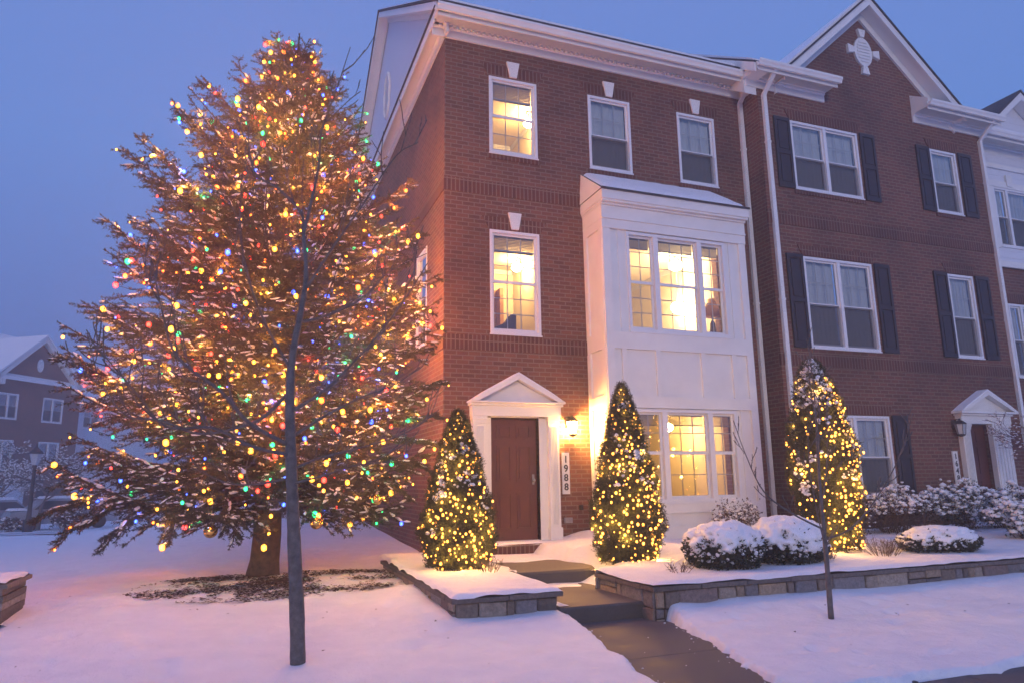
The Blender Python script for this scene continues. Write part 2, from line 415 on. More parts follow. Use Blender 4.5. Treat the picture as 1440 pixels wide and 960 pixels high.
# crumbs of snow along the cleared edges
_V, _F = [], []
def crumbs():
    C, S = [], []
    for k in range(60):
        y = random.uniform(4.3, 7.1); l = random.random() < .5
        e_ = np.interp(y, [p[0] for p in (PL if l else PR)], [p[1] for p in (PL if l else PR)])
        x = e_ + abs(random.gauss(0, .05)) * (1 if l else -1) + random.uniform(-.04, .04); s_ = random.uniform(.003, .010) * random.choice([.6, 1, 1])
        C.append((x, y, .002 + s_ * .3)); S.append((s_ * 1.3, s_ * 1.2, s_ * .7))
    for k in range(12):
        C.append((random.uniform(2.9, 4.1), random.uniform(4.3, 7.1), .003)); s_ = random.uniform(.002, .006); S.append((s_ * 1.5, s_ * 1.5, s_ * .5))
    return C, S
# ------------------------------------------------------------------ steps
def rounded_slab(mb, x0, x1, y0, y1, z0, z1, r, mi_top=0, mi_side=1, rr2=.35):
    pts = [(x0, y0)]
    for k in range(7):
        t = -math.pi / 2 + k / 6 * math.pi / 2
        pts.append((x1 - rr2 + rr2 * math.cos(t), y0 + rr2 + rr2 * math.sin(t)))
    pts += [(x1, y1), (x0, y1)]
    n = len(pts)
    mid = [(p[0] + (.0 if i == 0 else 0), p[1], z1 - r) for i, p in enumerate(pts)]
    cx, cy = (x0 + x1) / 2, (y0 + y1) / 2
    ins = [(p[0] - math.copysign(r * .9, p[0] - cx), p[1] - math.copysign(r * .9, p[1] - cy), z1) for p in pts]
    low = [(p[0], p[1], z0) for p in pts]
    V = low + mid + ins
    F = [(i, (i + 1) % n, n + (i + 1) % n, n + i) for i in range(n)]
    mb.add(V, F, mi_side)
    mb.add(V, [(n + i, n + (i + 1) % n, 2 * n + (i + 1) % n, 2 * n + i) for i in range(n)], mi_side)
    mb.add(V, [tuple(range(2 * n, 3 * n))], mi_top)
st = empty('front_steps', (3.8, 8.6, 0), 'pair of broad concrete slab steps leading up to the front door between stone planters', 'steps')
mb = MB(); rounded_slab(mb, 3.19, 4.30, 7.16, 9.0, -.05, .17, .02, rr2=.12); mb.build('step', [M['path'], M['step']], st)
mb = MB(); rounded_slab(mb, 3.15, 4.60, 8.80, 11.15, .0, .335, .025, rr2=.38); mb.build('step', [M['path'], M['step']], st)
# snow on the landing
def patch(name, parent, x0, x1, y0, y1, zf, maskf, d=.035, drop=.06):
    xs = np.arange(x0, x1 + d, d); ys = np.arange(y0, y1 + d, d); X, Y = np.meshgrid(xs, ys); Z = np.zeros_like(X)
    for j in range(X.shape[0]):
        for i in range(X.shape[1]):
            x, y = X[j, i], Y[j, i]; m_ = maskf(x, y)
            Z[j, i] = zf(x, y) - drop * (1 - m_)
    nx, ny = len(xs), len(ys); idx = np.arange(nx * ny).reshape(ny, nx)
    F = np.stack([idx[:-1, :-1], idx[:-1, 1:], idx[1:, 1:], idx[1:, :-1]], -1).reshape(-1, 4)
    return np_mesh(name, np.stack([X, Y, Z], -1).reshape(-1, 3), F, M['snow'], parent, smooth=True)
def ss(a, b, t):
    t = max(0, min(1, (t - a) / (b - a))); return t * t * (3 - 2 * t)
def land_mask(x, y):
    e = n3(x * 2.2, y * 2.2, 3) * .22 + n3(x * 8, y * 8, 1) * .09
    a = ss(-.05, .08, y - 9.95 + e - .35 * max(0, x - 4.1)); b_ = ss(-.03, .06, 3.42 + e * .8 + (y - 8.8) * .08 - x)
    return max(a, b_)
patch('snow', st, 3.17, 4.58, 8.86, 10.98, lambda x, y: .355 + .015 * n3(x * 3, y * 3, 5), land_mask, drop=.055)
def low_mask(x, y):
    return ss(.30, .55, n3(x * 2.6, y * 1.5, 8) + .9 * max(0, x - 4.02) + .35 * max(0, y - 8.45) + .2 * ss(3.4, 3.2, x))
patch('snow', st, 3.22, 4.27, 7.22, 8.78, lambda x, y: .178, low_mask, drop=.05)

# ------------------------------------------------------------------ stone planters
TINTS = [tuple(min(.5, c * 1.12) for c in q) for q in [(.20, .165, .14), (.155, .15, .155), (.24, .19, .145), (.17, .165, .175), (.13, .115, .105), (.27, .215, .16), (.19, .15, .14), (.30, .26, .22)]]
def stone_run(mb, a, b_, z0, z1, nrm, depth=.16, courses=2):
    """blocks from a to b (xy), facing nrm"""
    a = Vector((*a, 0)); b_ = Vector((*b_, 0)); d = (b_ - a); L = d.length; d.normalize(); nn = Vector((*nrm, 0))
    hs = [z0]
    for c in range(courses): hs.append(z0 + (z1 - z0) * (c + 1) / courses + (random.uniform(-.03, .03) if c < courses - 1 else 0))
    mb_ = []
    for c in range(courses):
        s = 0
        while s < L - .01:
            wd = random.choice([.11, .16, .22, .28, .36, .46]) * random.uniform(.85, 1.15)
            if L - s - wd < .13: wd = L - s
            e = random.uniform(0, .022); g = .007; cz = []
            h0, h1 = hs[c], hs[c + 1]
            parts = [(h0, h1)]
            if random.random() < .3 and h1 - h0 > .11: mm = h0 + (h1 - h0) * random.uniform(.4, .6); parts = [(h0, mm), (mm, h1)]
            for q0, q1 in parts:
                j = lambda: random.uniform(-.006, .006)
                p = []
                for (t, zz, o) in ((s + g, q0 + g, e), (s + wd - g, q0 + g, e), (s + wd - g, q1 - g, e), (s + g, q1 - g, e)):
                    q = a + d * (t + j()) + nn * (o + j()); p.append((q.x, q.y, zz + j()))
                ins = []
                cx = sum((Vector(x) for x in p), Vector()) / 4
                for x in p:
                    v = Vector(x); w_ = v + (cx - v).normalized() * .014 + nn * .012; ins.append(tuple(w_))
                bk = [tuple(Vector(x) - nn * depth) for x in p]
                V = bk + p + ins
                F = [(0, 1, 5, 4), (1, 2, 6, 5), (2, 3, 7, 6), (3, 0, 4, 7), (4, 5, 9, 8), (5, 6, 10, 9), (6, 7, 11, 10), (7, 4, 8, 11), (8, 9, 10, 11)]
                tnt = random.choice(TINTS); k = random.uniform(.8, 1.2)
                mb.add(V, F, 0, tuple(x * k for x in tnt))
            s += wd
    # mortar core behind the stones
    q = [a - nn * .012, b_ - nn * .012, b_ - nn * depth, a - nn * depth]
    mb.prism([(v.x, v.y, z0 - .1) for v in q], (0, 0, z1 - z0 + .095), 0, (.085, .075, .07))

lp = empty('stone_planter', (2.6, 8.6, 0), 'short square stone planter with thick snow on its cap, left of the steps', 'planter', 'stone planters flanking the steps')
mb = MB()
stone_run(mb, (2.04, 7.11), (3.14, 7.11), -.06, .305, (0, -1))
stone_run(mb, (2.04, 11.0), (2.04, 7.12), -.06, .305, (-1, 0))
stone_run(mb, (3.14, 7.12), (3.14, 9.3), -.06, .305, (1, 0))
mb.build('stone_wall', M['stone'], lp)
mb = MB()
def caps(mb, segs, z0=.308, z1=.352):
    for x0, x1, y0, y1, alongx in segs:
        L = (x1 - x0) if alongx else (y1 - y0); n = max(1, round(L / .62))
        for k in range(n):
            t0, t1 = k / n, (k + 1) / n; g = .004; tn = random.uniform(.8, 1.15); c = (.135 * tn, .12 * tn, .112 * tn)
            jz = random.uniform(-.003, .003)
            if alongx: mb.box(x0 + L * t0 + g, x0 + L * t1 - g, y0, y1, z0, z1 + jz, 0, c)
            else: mb.box(x0, x1, y0 + L * t0 + g, y0 + L * t1 - g, z0, z1 + jz, 0, c)
caps(mb, [(1.985, 3.195, 7.055, 7.33, True), (1.985, 2.26, 7.335, 11.0, False), (2.93, 3.195, 7.335, 9.3, False)])
mb.build('cap_stone', M['stone'], lp)
def edge_round(x, y, x0, x1, y0, y1, r=.10):
    d = min(x - x0, x1 - x, y - y0, y1 - y)
    d = d + .02 * n3(x * 4, y * 4, 6)
    if d >= r: return 1.
    if d <= 0: return 0.
    t = 1 - d / r; return math.sqrt(max(0, 1 - t * t))
patch('snow', lp, 1.995, 3.19, 7.06, 11.15, lambda x, y: .34 + .062 * edge_round(x, y, 1.985, 3.205 + (.5 if y > 8.9 else 0), 7.05, 12) + .02 * sst(8, 10.5, y) + .012 * n3(x * 2, y * 2, 2), lambda x, y: 1, d=.04)

rp = empty('stone_planter', (8, 8.5, 0), 'long low stone retaining planter with snowy bed full of shrubs, right of the steps', 'planter', 'stone planters flanking the steps')
mb = MB()
stone_run(mb, (4.22, 6.93), (16.5, 6.93), -.06, .305, (0, -1))
stone_run(mb, (4.22, 8.3), (4.22, 6.94), -.06, .305, (-1, 0))
mb.build('stone_wall', M['stone'], rp)
mb = MB(); caps(mb, [(4.165, 16.5, 6.875, 7.15, True), (4.165, 4.44, 7.155, 8.25, False)]); mb.build('cap_stone', M['stone'], rp)
def bed_z(x, y):
    z = .34 + .062 * edge_round(x, y, 4.16, 30, 6.87, 30) + .10 * ss(7.3, 10.2, y) + .035 * fbm(x * .9, y * .9, 3) * ss(7, 7.6, y)
    return z + .10 * math.exp(-((x - 5.3) ** 2 + (y - 9.9) ** 2) / .5) + .16 * math.exp(-((x - 5.55) ** 2 + (y - 11.0) ** 2) / .25)
def bed_mask(x, y):
    e = n3(x * 3, y * 3, 3) * .07
    if y > 8.2: return ss(-.15, .28, x - 4.62 - e + .25 * ss(9.0, 8.2, y) - .30 * ss(10.4, 8.9, y) + .3)
    return 1.
patch('snow', rp, 4.17, 16.5, 6.88, 11.2, bed_z, bed_mask, d=.06, drop=.30)

# ------------------------------------------------------------------ wall helper
def front(y0): return lambda u, v, w_: (u, y0 + v, w_)          # facing -Y ; v goes into the wall
def side(x0): return lambda u, v, w_: (x0 + v, u, w_)           # facing -X
def holed(mb, u0, u1, w0, w1, holes, rev=.16, mi=0, top=None):
    us = sorted({u0, u1, *[h[0] for h in holes], *[h[1] for h in holes]}); ws = sorted({w0, w1, *[h[2] for h in holes], *[h[3] for h in holes]})
    for a, b_ in zip(us[:-1], us[1:]):
        for c, d in zip(ws[:-1], ws[1:]):
            mu, mw = (a + b_) / 2, (c + d) / 2
            if any(h[0] < mu < h[1] and h[2] < mw < h[3] for h in holes): continue
            mb.quad((a, 0, c), (b_, 0, c), (b_, 0, d), (a, 0, d), mi)
    for a, b_, c, d in [h[:4] for h in holes]:
        mb.quad((a, 0, c), (a, rev, c), (a, rev, d), (a, 0, d), mi); mb.quad((b_, 0, c), (b_, 0, d), (b_, rev, d), (b_, rev, c), mi)
        mb.quad((a, 0, d), (a, rev, d), (b_, rev, d), (b_, 0, d), mi); mb.quad((a, 0, c), (b_, 0, c), (b_, rev, c), (a, rev, c), mi)

def window(parent, fn, units, z0, z1, lit, muntin=(3, 2, 2), blind=.2, fw=.05, proud=.012, frac=.5, curt=None):
    """units: list of (u0,u1) openings, one frame round them; window is the frame mesh, its sub-parts are children"""
    U0, U1 = units[0][0], units[-1][1]
    mb = MB(fn); d1 = .11
    mb.box(U0, U1, -proud, d1, z0, z0 + fw); mb.box(U0, U1, -proud, d1, z1 - fw, z1)
    mb.box(U0, U0 + fw, -proud, d1, z0 + fw, z1 - fw); mb.box(U1 - fw, U1, -proud, d1, z0 + fw, z1 - fw)
    mb.box(U0 - .01, U1 + .01, -proud - .02, .0, z0 - .028, z0 - .002)
    zm = z0 + (z1 - z0) * frac; opens = []
    for i, (a, b_) in enumerate(units):
        A = a + (fw if i == 0 else .0); B = b_ - (fw if i == len(units) - 1 else .0)
        if i: mb.box(units[i - 1][1], a, -proud + .004, d1 - .004, z0 + fw, z1 - fw)
        s = .040
        # sash rails and stiles (upper outside, lower inside)
        for (q0, q1, y0) in ((zm - .03, z1 - fw, .03), (z0 + fw, zm + .03, .058)):
            mb.box(A, B, y0, y0 + .026, q0, q0 + s + .012); mb.box(A, B, y0, y0 + .026, q1 - s, q1)
            mb.box(A, A + s, y0, y0 + .026, q0 + s + .012, q1 - s); mb.box(B - s, B, y0, y0 + .026, q0 + s + .012, q1 - s)
        opens.append((A + s, B - s))
    win = mb.build('window', M['vinyl'], parent)
    for (A, B) in opens:
        g1 = MB(fn); g1.quad((A, .044, zm), (B, .044, zm), (B, .044, z1 - fw - .02), (A, .044, z1 - fw - .02)); g1.build('pane', M['glass'], win)
        g2 = MB(fn); g2.quad((A, .072, z0 + fw + .02), (B, .072, z0 + fw + .02), (B, .072, zm), (A, .072, zm)); g2.build('pane', M['glass'], win)
        nc, nu, nl = muntin
        if nc > 3: nc = max(2, round((B - A) / .27))
        g3 = MB(fn); mwid = .0075
        for (q0, q1, y0, nr) in ((zm + .02, z1 - fw - .028, .045, nu), (z0 + fw + .04, zm - .01, .073, nl)):
            if nr < 1: continue
            for c in range(1, nc):
                x = A + (B - A) * c / nc; g3.box(x - mwid, x + mwid, y0 + .002, y0 + .012, q0, q1)
            for c in range(1, nr):
                zz = q0 + (q1 - q0) * c / nr; g3.box(A, B, y0 + .003, y0 + .011, zz - mwid, zz + mwid)
        if g3.v: g3.build('muntin_grid', M['vinyl'], win)
        if lit:
            b3 = MB(fn); n = 9; zt = z1 - fw; 
            b3.box(A - .01, B + .01, .088, .135, zt - .045, zt)
            for k in range(n): 
                zz = zt - .05 - (blind - .05) * k / n
                b3.box(A - .005, B + .005, .092, .128, zz - .006, zz)
            b3.box(A - .005, B + .005, .092, .13, zt - blind - .02, zt - blind)
            b3.build('blind', M['blindstack'], win)
        else:
            c3 = MB(fn); n = 14
            for k in range(n):
                a0 = A - .03 + (B - A + .06) * k / n; a1 = A - .03 + (B - A + .06) * (k + 1) / n; o0, o1 = (.012 * (k % 2), .012 * ((k + 1) % 2))
                c3.quad((a0, .135 + o0, z0 + .02), (a1, .135 + o1, z0 + .02), (a1, .135 + o1, z1 - .03), (a0, .135 + o0, z1 - .03))
            c3.build('curtain', M['curtain'], win)
            s3 = MB(fn); s3.quad((A - .02, .026, z0 + fw), (B + .02, .026, z0 + fw), (B + .02, .026, zm), (A - .02, .026, zm)); s3.build('insect_screen', M['screen'], win)
    return win

def keystone(mb, x, y, z, h=.30):
    mb.prism([(x - .07, y - .045, z), (x + .07, y - .045, z), (x + .125, y - .045, z + h), (x - .125, y - .045, z + h)], (0, .05, 0))

# ------------------------------------------------------------------ main brick townhouse
D1 = 11.2; X0 = 3.0; X1 = 9.62
h1 = empty('townhouse', (6.3, 14, 0), 'three storey red brick end townhouse with lit windows and a white two storey bay', 'townhouse', 'attached brick townhouses')
W3a = (3.84, 4.79, 7.335, 8.86); W3b = (5.87, 6.80, 7.335, 8.86); W3c = (7.90, 8.81, 7.335, 8.86); W2a = (3.83, 4.78, 3.99, 5.865)
DR = (3.82, 4.69, .50, 2.545)
BO = (5.80, 8.62, .9, 6.2)       # opening behind the bay
mb = MB(front(D1)); holed(mb, X0, X1, -.2, 9.5, [W3a, W3b, W3c, W2a, DR, BO])
mb.build('brick_wall', M['brick'], h1)
SW = (12.4, 13.25, 3.99, 5.86)
mb = MB(side(X0)); holed(mb, D1, 22.8, -.4, 9.6, [SW]); mb.quad((22.8, 0, 0), (22.8, 6.6, 0), (22.8, 6.6, 9.6), (22.8, 0, 9.6)); mb.build('brick_wall', M['brick'], h1)
# soldier courses, window arches
def band(parent, fn, u0, u1, z0, z1): mb = MB(fn); mb.box(u0, u1, -.014, .05, z0, z1); mb.build('soldier_course', M['soldier'], parent)
def arch_sill(parent, fn, q, splay=.12, sill=True, lift=.002):
    a, b_, z0, z1 = q; mb = MB(fn)
    mb.prism([(a - .02, -.016, z1 + lift), (b_ + .02, -.016, z1 + lift), (b_ + .02 + splay, -.016, z1 + .235), (a - .02 - splay, -.016, z1 + .235)], (0, .05, 0)); mb.build('brick_arch', M['soldier'], parent)
    if sill: mb = MB(fn); mb.box(a - .04, b_ + .04, -.02, .06, z0 - .115, z0 - .03); mb.build('brick_sill', M['soldier'], parent)
for z0, z1 in ((6.50, 6.75), (3.68, 3.93)):
    band(h1, front(D1), X0 - .012, 5.70, z0, z1); band(h1, side(X0), D1, 22.8, z0, z1)
for q in (W3a, W3b, W3c, W2a): arch_sill(h1, front(D1), q)
for (a, b_, z0, z1) in (W3a, W3b, W3c, W2a):
    mb = MB(); keystone(mb, (a + b_) / 2, D1, z1 + .03, .31); mb.build('keystone', M['white'], h1)
window(h1, front(D1), [W3a[:2]], W3a[2], W3a[3], True, (3, 2, 2), .34)
window(h1, front(D1), [W3b[:2]], W3b[2], W3b[3], False, (3, 2, 0), frac=.46)
window(h1, front(D1), [W3c[:2]], W3c[2], W3c[3], False, (3, 2, 0), frac=.46)
window(h1, front(D1), [W2a[:2]], W2a[2], W2a[3], True, (3, 3, 3), .30)
window(h1, side(X0), [SW[:2]], SW[2], SW[3], False, (3, 2, 0))
# cornice, gutter
def cornice(parent, x0, x1, yw, z, name='cornice', dent=True, ends=True):
    mb = MB()
    prof = [(yw + .02, z), (yw - .035, z), (yw - .035, z + .15), (yw - .07, z + .17), (yw - .07, z + .20), (yw - .40, z + .20), (yw - .40, z + .13), (yw - .425, z + .13), (yw - .425, z + .30), (yw + .02, z + .30)]
    mb.prism([(x0, y, zz) for y, zz in prof], (x1 - x0, 0, 0))
    if dent:
        x = x0 + .1
        while x < x1 - .1:
            mb.box(x, x + .05, yw - .125, yw - .0702, z + .152, z + .197); x += .105
    c = mb.build(name, M['white'], parent)
    mb = MB(); mb.box(x0 + .02, x1 - .02, yw - .385, yw - .13, z + .192, z + .199); mb.build('soffit', M['soffit'], c)
    mb = MB(); y = yw - .428
    gp = [(y, z + .30), (y - .02, z + .20), (y - .085, z + .19), (y - .10, z + .24), (y - .125, z + .27), (y - .125, z + .315), (y - .11, z + .315), (y - .11, z + .28), (y - .02, z + .22), (y - .005, z + .30)]
    mb.prism([(x0 - .03, a, b_) for a, b_ in gp], (x1 - x0 + .06, 0, 0)); mb.build('gutter', M['white'], parent)
cornice(h1, 2.76, 9.58, D1, 9.45)
# side pent, pediment, rakes
mb = MB()
prof = [(3.02, 9.45), (2.975, 9.45), (2.975, 9.60), (2.94, 9.62), (2.94, 9.65), (2.76, 9.65), (2.76, 9.58), (2.735, 9.58), (2.735, 9.755), (3.02, 9.80)]
mb.prism([(x, 11.0, z) for x, z in prof], (0, 12.0, 0)); mb.box(2.735, 2.975, 10.775, 11.0, 9.651, 9.752)
mb.build('pent_cornice', M['white'], h1)
mb = MB(); mb.prism([(2.72, 10.8, 9.76), (3.0, 10.8, 9.82), (3.0, 10.8, 9.835), (2.70, 10.8, 9.775)], (0, 12.2, 0)); mb.build('flashing', M['shingle'], h1)
mb = MB(); mb.poly([(3.0, 11.0, 9.78), (3.0, 22.9, 9.78), (3.0, 17.0, 13.75)]); mb.build('gable_siding', M['siding'], h1)
mb = MB()
mb.tube([(2.985, 17 + .36 * math.cos(t), 11.5 + .62 * math.sin(t)) for t in np.linspace(0, 2 * math.pi, 25)], .045, 6, cap=False)
for k in range(9):
    zz = 11.0 + k * .125; hw = .36 * math.sqrt(max(.02, 1 - ((zz - 11.5) / .62) ** 2)); mb.box(2.975, 2.99, 17 - hw, 17 + hw, zz, zz + .06)
mb.build('oval_vent', M['white'], h1)
def rake(parent, A, B, x0, x1, th=.16):
    mb = MB(); (ya, za), (yb, zb) = A, B
    mb.prism([(x0, ya, za), (x0, yb, zb), (x0, yb, zb + th), (x0, ya, za + th)], (.04, 0, 0))
    mb.prism([(x0 + .04, ya, za + .03), (x0 + .04, yb, zb + .03), (x0 + .04, yb, zb + .05), (x0 + .04, ya, za + .05)], (x1 - x0 - .04, 0, 0))
    mb.prism([(x1 - .03, ya, za - .10), (x1 - .03, yb, zb - .10), (x1 - .03, yb, zb + .03), (x1 - .03, ya, za + .03)], (.025, 0, 0))
    return mb.build('rake_board', M['white'], parent)
rake(h1, (10.75, 9.66), (17.0, 13.76), 2.72, 2.99); rake(h1, (23.2, 9.66), (17.0, 13.76), 2.72, 2.99)
mb = MB()
for A, B in (((10.70, 9.80), (17.0, 13.93)), ((23.3, 9.80), (17.0, 13.93))):
    mb.prism([(2.69, A[0], A[1]), (2.69, B[0], B[1]), (2.69, B[0], B[1] + .05), (2.69, A[0], A[1] + .05)], (7.1, 0, 0))
rf = mb.build('roof', M['shingle'], h1)
mb = MB()
for A, B in (((10.85, 9.95), (17.0, 13.98)), ((23.2, 9.95), (17.0, 13.98))):
    mb.prism([(2.80, A[0], A[1]), (2.80, B[0], B[1]), (2.80, B[0], B[1] + .08), (2.80, A[0], A[1] + .06)], (6.9, 0, 0))
mb.build('roof_snow', M['snow'], rf)
# downspout
def downspout(parent, x, y, z0, z1, elbow=True):
    mb = MB(); a = .045
    mb.box(x - a, x + a, y - .075, y - .005, z0 + .1, z1 - .12)
    for zz in (z0 + .6, (z0 + z1) / 2, z1 - 1.2): mb.box(x - a - .012, x + a + .012, y - .082, y, zz, zz + .04)
    if elbow:
        mb.prism([(x - a, y - .075, z1 - .12), (x - a, y - .005, z1 - .12), (x - a, y - .40, z1 + .22), (x - a, y - .47, z1 + .22)], (2 * a, 0, 0))
    mb.prism([(x - a, y - .075, z0 + .1), (x - a, y - .005, z0 + .1), (x - a, y - .15, z0), (x - a, y - .22, z0)], (2 * a, 0, 0))
    mb.build('downspout', M['white'], parent)
downspout(h1, 9.50, D1, .35, 9.45)

# door and surround
mb = MB(front(D1)); a, b_, z0, z1 = DR
mb.box(a + .02, b_ - .02, .085, .125, z0 + .03, z1 - .02)
dm = [(a + .13, a + .385), (b_ - .385, b_ - .13)]
rows = [(z0 + .21, z0 + .80), (z0 + .98, z0 + 1.58), (z0 + 1.70, z0 + 1.92)]
for (p, q) in dm:
    for (r0_, r1_) in rows:
        for (s0, s1, t0, t1) in ((p, q, r0_, r0_ + .022), (p, q, r1_ - .022, r1_), (p, p + .022, r0_ + .022, r1_ - .022), (q - .022, q, r0_ + .022, r1_ - .022)):
            mb.box(s0, s1, .070, .0855, t0, t1)
        mb.box(p + .05, q - .05, .074, .0852, r0_ + .05, r1_ - .05)
dr = mb.build('door', M['door'], h1)
mb = MB(front(D1)); mb.lathe((b_ - .09, .05, z0 + 1.0), [(.012, -.03), (.03, -.02), (.034, 0), (.03, .02), (.012, .03)], 10); mb.box(b_ - .11, b_ - .07, .062, .07, z0 + .93, z0 + 1.1); mb.build('handle', M['metal'], dr)
def door_surround(parent, xl0, xl1, xr0, xr1, z0, z1, y, zp0, zp1, xa, xb):
    """pilasters, head, pediment; y is the wall plane"""
    fn = front(y)
    for (p, q) in ((xl0, xl1), (xr0, xr1)):
        mb = MB(fn)
        mb.box(p - .015, q + .015, -.145, .0, z0, z0 + .42)
        mb.box(p, q, -.11, .0, z0 + .42, z1 - .12)
        n = 5; s = (q - p - .06) / n
        for k in range(n): mb.box(p + .03 + k * s + .008, p + .03 + (k + 1) * s - .008, -.122, -.109, z0 + .47, z1 - .17)
        mb.box(p - .01, q + .01, -.125, .0, z1 - .12, z1 - .06); mb.box(p - .02, q + .02, -.14, .0, z1 - .06, z1)
        mb.build('pilaster', M['white'], parent)
    mb = MB(fn)
    mb.box(xl0 - .03, xr1 + .03, -.15, 0, z1 + .001, z1 + .17); mb.box(xl0 - .06, xr1 + .06, -.19, 0, z1 + .171, z1 + .215); mb.box(xa, xb, -.25, 0, z1 + .216, zp0)
    xm = (xa + xb) / 2
    mb.prism([(xa + .12, -.12, zp0 + .001), (xb - .12, -.12, zp0 + .001), (xm, -.12, zp1 - .10)], (0, .118, 0))
    t = .075
    for sgn, x in ((1, xa), (-1, xb)):
        mb.prism([(x, -.26, zp0 + .002), (x + sgn * .14, -.26, zp0 + .002), (xm, -.26, zp1 - t - .01), (xm, -.26, zp1)], (0, .255, 0))
    head = mb.build('pediment', M['white'], parent)
    mb = MB(fn)
    for sgn, x in ((1, xa), (-1, xb)):
        n = 8
        up = [(x + sgn * .02 + (xm - x - sgn * .02) * k / n, -.25, zp0 + .006 + (zp1 - zp0) * k / n + .028 * math.sin(math.pi * min(1, (k + .4) / 3.2) / 2)) for k in range(n + 1)]
        dn = [(p[0], -.25, zp0 + .004 + (zp1 - zp0) * k / n) for k, p in enumerate(up)]
        mb.prism(up + dn[::-1], (0, .24, 0))
    mb.build('snow', M['snow'], head)
    return head
# jamb panels either side of the recessed door
mb = MB(front(D1)); mb.box(3.70, 3.82, -.02, .13, .50, 2.545); mb.box(4.69, 4.83, -.02, .13, .50, 2.545); mb.box(3.82, 4.69, -.02, .13, 2.546, 2.60); mb.box(3.84, 4.67, .05, .14, .50, .53)
mb.build('door_frame', M['white'], h1)
door_surround(h1, 3.48, 3.70, 4.83, 5.02, .30, 2.56, D1, 2.80, 3.26, 3.40, 5.10)
mb = MB(front(D1)); mb.box(3.72, 4.81, -.34, -.0, .33, .50); mb.build('stoop', M['soldier'], h1)
sp_ = patch('stoop_snow', h1, 3.72, 4.82, D1 - .35, D1 + .06, lambda x, y: .525 + .008 * n3(x * 6, y * 6, 2), lambda x, y: ss(-.02, .06, y - (D1 - .33) + .05 * n3(x * 5, y * 5)) , d=.03, drop=.04)

# ---- white bay
BX0, BX1, BY = 5.70, 8.72, 10.5
U = [(6.16, 6.71), (6.81, 7.65), (7.75, 8.26)]
B2 = (6.16, 8.26, 4.02, 5.84); B1 = (6.16, 8.26, 1.10, 2.67)
mb = MB(front(BY)); holed(mb, BX0, BX1, .42, 6.45, [B2, B1], .14)
mb.quad((BX0, 0, .42), (BX0, .7, .42), (BX0, .7, 6.45), (BX0, 0, 6.45)); mb.quad((BX1, 0, .42), (BX1, .7, .42), (BX1, .7, 6.45), (BX1, 0, 6.45))
mb.quad((BX0, 0, .42), (BX1, 0, .42), (BX1, .7, .42), (BX0, .7, .42))
bay = mb.build('bay', M['white'], h1)
mb = MB(front(BY))
# front trim boards
def fb(x0, x1, z0, z1, p=.04): mb.box(x0, x1, -p, .001, z0, z1)
fb(BX0 - .02, BX0 + .13, .43, 5.86); fb(BX1 - .13, BX1 + .02, .43, 5.86)
fb(BX0 + .13, BX1 - .13, 3.70, 4.0); fb(BX0 + .13, BX1 - .13, 2.69, 2.90); fb(BX0 + .13, BX1 - .13, .92, 1.08); fb(BX0 + .13, BX1 - .13, .43, .70)
for x in (6.02, 6.69, 7.63, 8.30): fb(x - .045, x + .045, 2.90, 3.70, .034)
for x in (6.02, 6.72, 7.66, 8.34): fb(x - .05, x + .05, .70, .92, .034)
for z0, z1 in ((1.08, 2.69), (4.0, 5.86)):
    fb(5.99, 6.05, z0, z1, .016); fb(8.36, 8.42, z0, z1, .016)
# side trim
for xx, s in ((BX0, -1), (BX1, 1)):
    x0, x1 = (xx - .03, xx + .001) if s < 0 else (xx - .001, xx + .03)
    mb.box(x0, x1, .0, .12, .43, 5.86); mb.box(x0, x1, .58, .70, .43, 5.86)
    for z0, z1 in ((3.70, 4.0), (2.69, 2.90), (.92, 1.08), (.43, .70)): mb.box(x0, x1, .12, .58, z0, z1)
# entablature
for (p, z0, z1) in ((.03, 5.86, 6.03), (.05, 6.03, 6.06), (.035, 6.06, 6.28), (.07, 6.28, 6.32), (.13, 6.32, 6.36)):
    mb.box(BX0 - .024 - p * .25, BX1 + .024 + p * .25, -p - .02, .70, z0 + .001, z1)
mb.box(BX0 - .07, BX1 + .07, -.17, .70, 6.361, 6.53)
mb.build('trim', M['white'], bay)
mb = MB(front(BY)); e0, e1 = BX0 - .085, BX1 + .085
mb.add([(e0, -.19, 6.535), (e1, -.19, 6.535), (e1, .7, 6.535), (e0, .7, 6.535), (e0 + .05, .7, 7.16), (e1 - .05, .7, 7.16)], [(0, 1, 5, 4), (0, 3, 2, 1)])
mb.add([(e0, -.19, 6.535), (e1, -.19, 6.535), (e1, .7, 6.535), (e0, .7, 6.535), (e0 + .05, .7, 7.16), (e1 - .05, .7, 7.16)], [(0, 4, 3), (1, 2, 5)], 1)
mb.box(e0, e1, -.20, -.18, 6.525, 6.56)
rf = mb.build('roof', [M['shingle'], M['white']], bay)
V = []; n = 40; mm = 10
for j in range(mm + 1):
    for i in range(n + 1):
        t, s = i / n, j / mm; xa = e0 + .03 + .05 * s; xb = e1 - .03 - .05 * s
        x = xa + (xb - xa) * t; y = -.175 + .855 * s; z = 6.55 + .61 * s
        ed = min(1, min(t, 1 - t) * 18, (s + .06) * 6); z += .055 * math.sqrt(max(0, ed)) + .008 * n3(x * 5, s * 5, 1) - (.03 if j == 0 or i in (0, n) else 0)
        V.append((x, BY + y, z))
idx = np.arange((n + 1) * (mm + 1)).reshape(mm + 1, n + 1)
F = np.stack([idx[:-1, :-1], idx[:-1, 1:], idx[1:, 1:], idx[1:, :-1]], -1).reshape(-1, 4)
np_mesh('roof_snow', V, F, M['snow'], bay, smooth=True)
window(bay if False else h1, front(BY), U, B2[2], B2[3], True, (4, 3, 3), .20, proud=.03)
window(h1, front(BY), U, B1[2], B1[3], True, (4, 2, 2), .20, proud=.03, frac=.53)
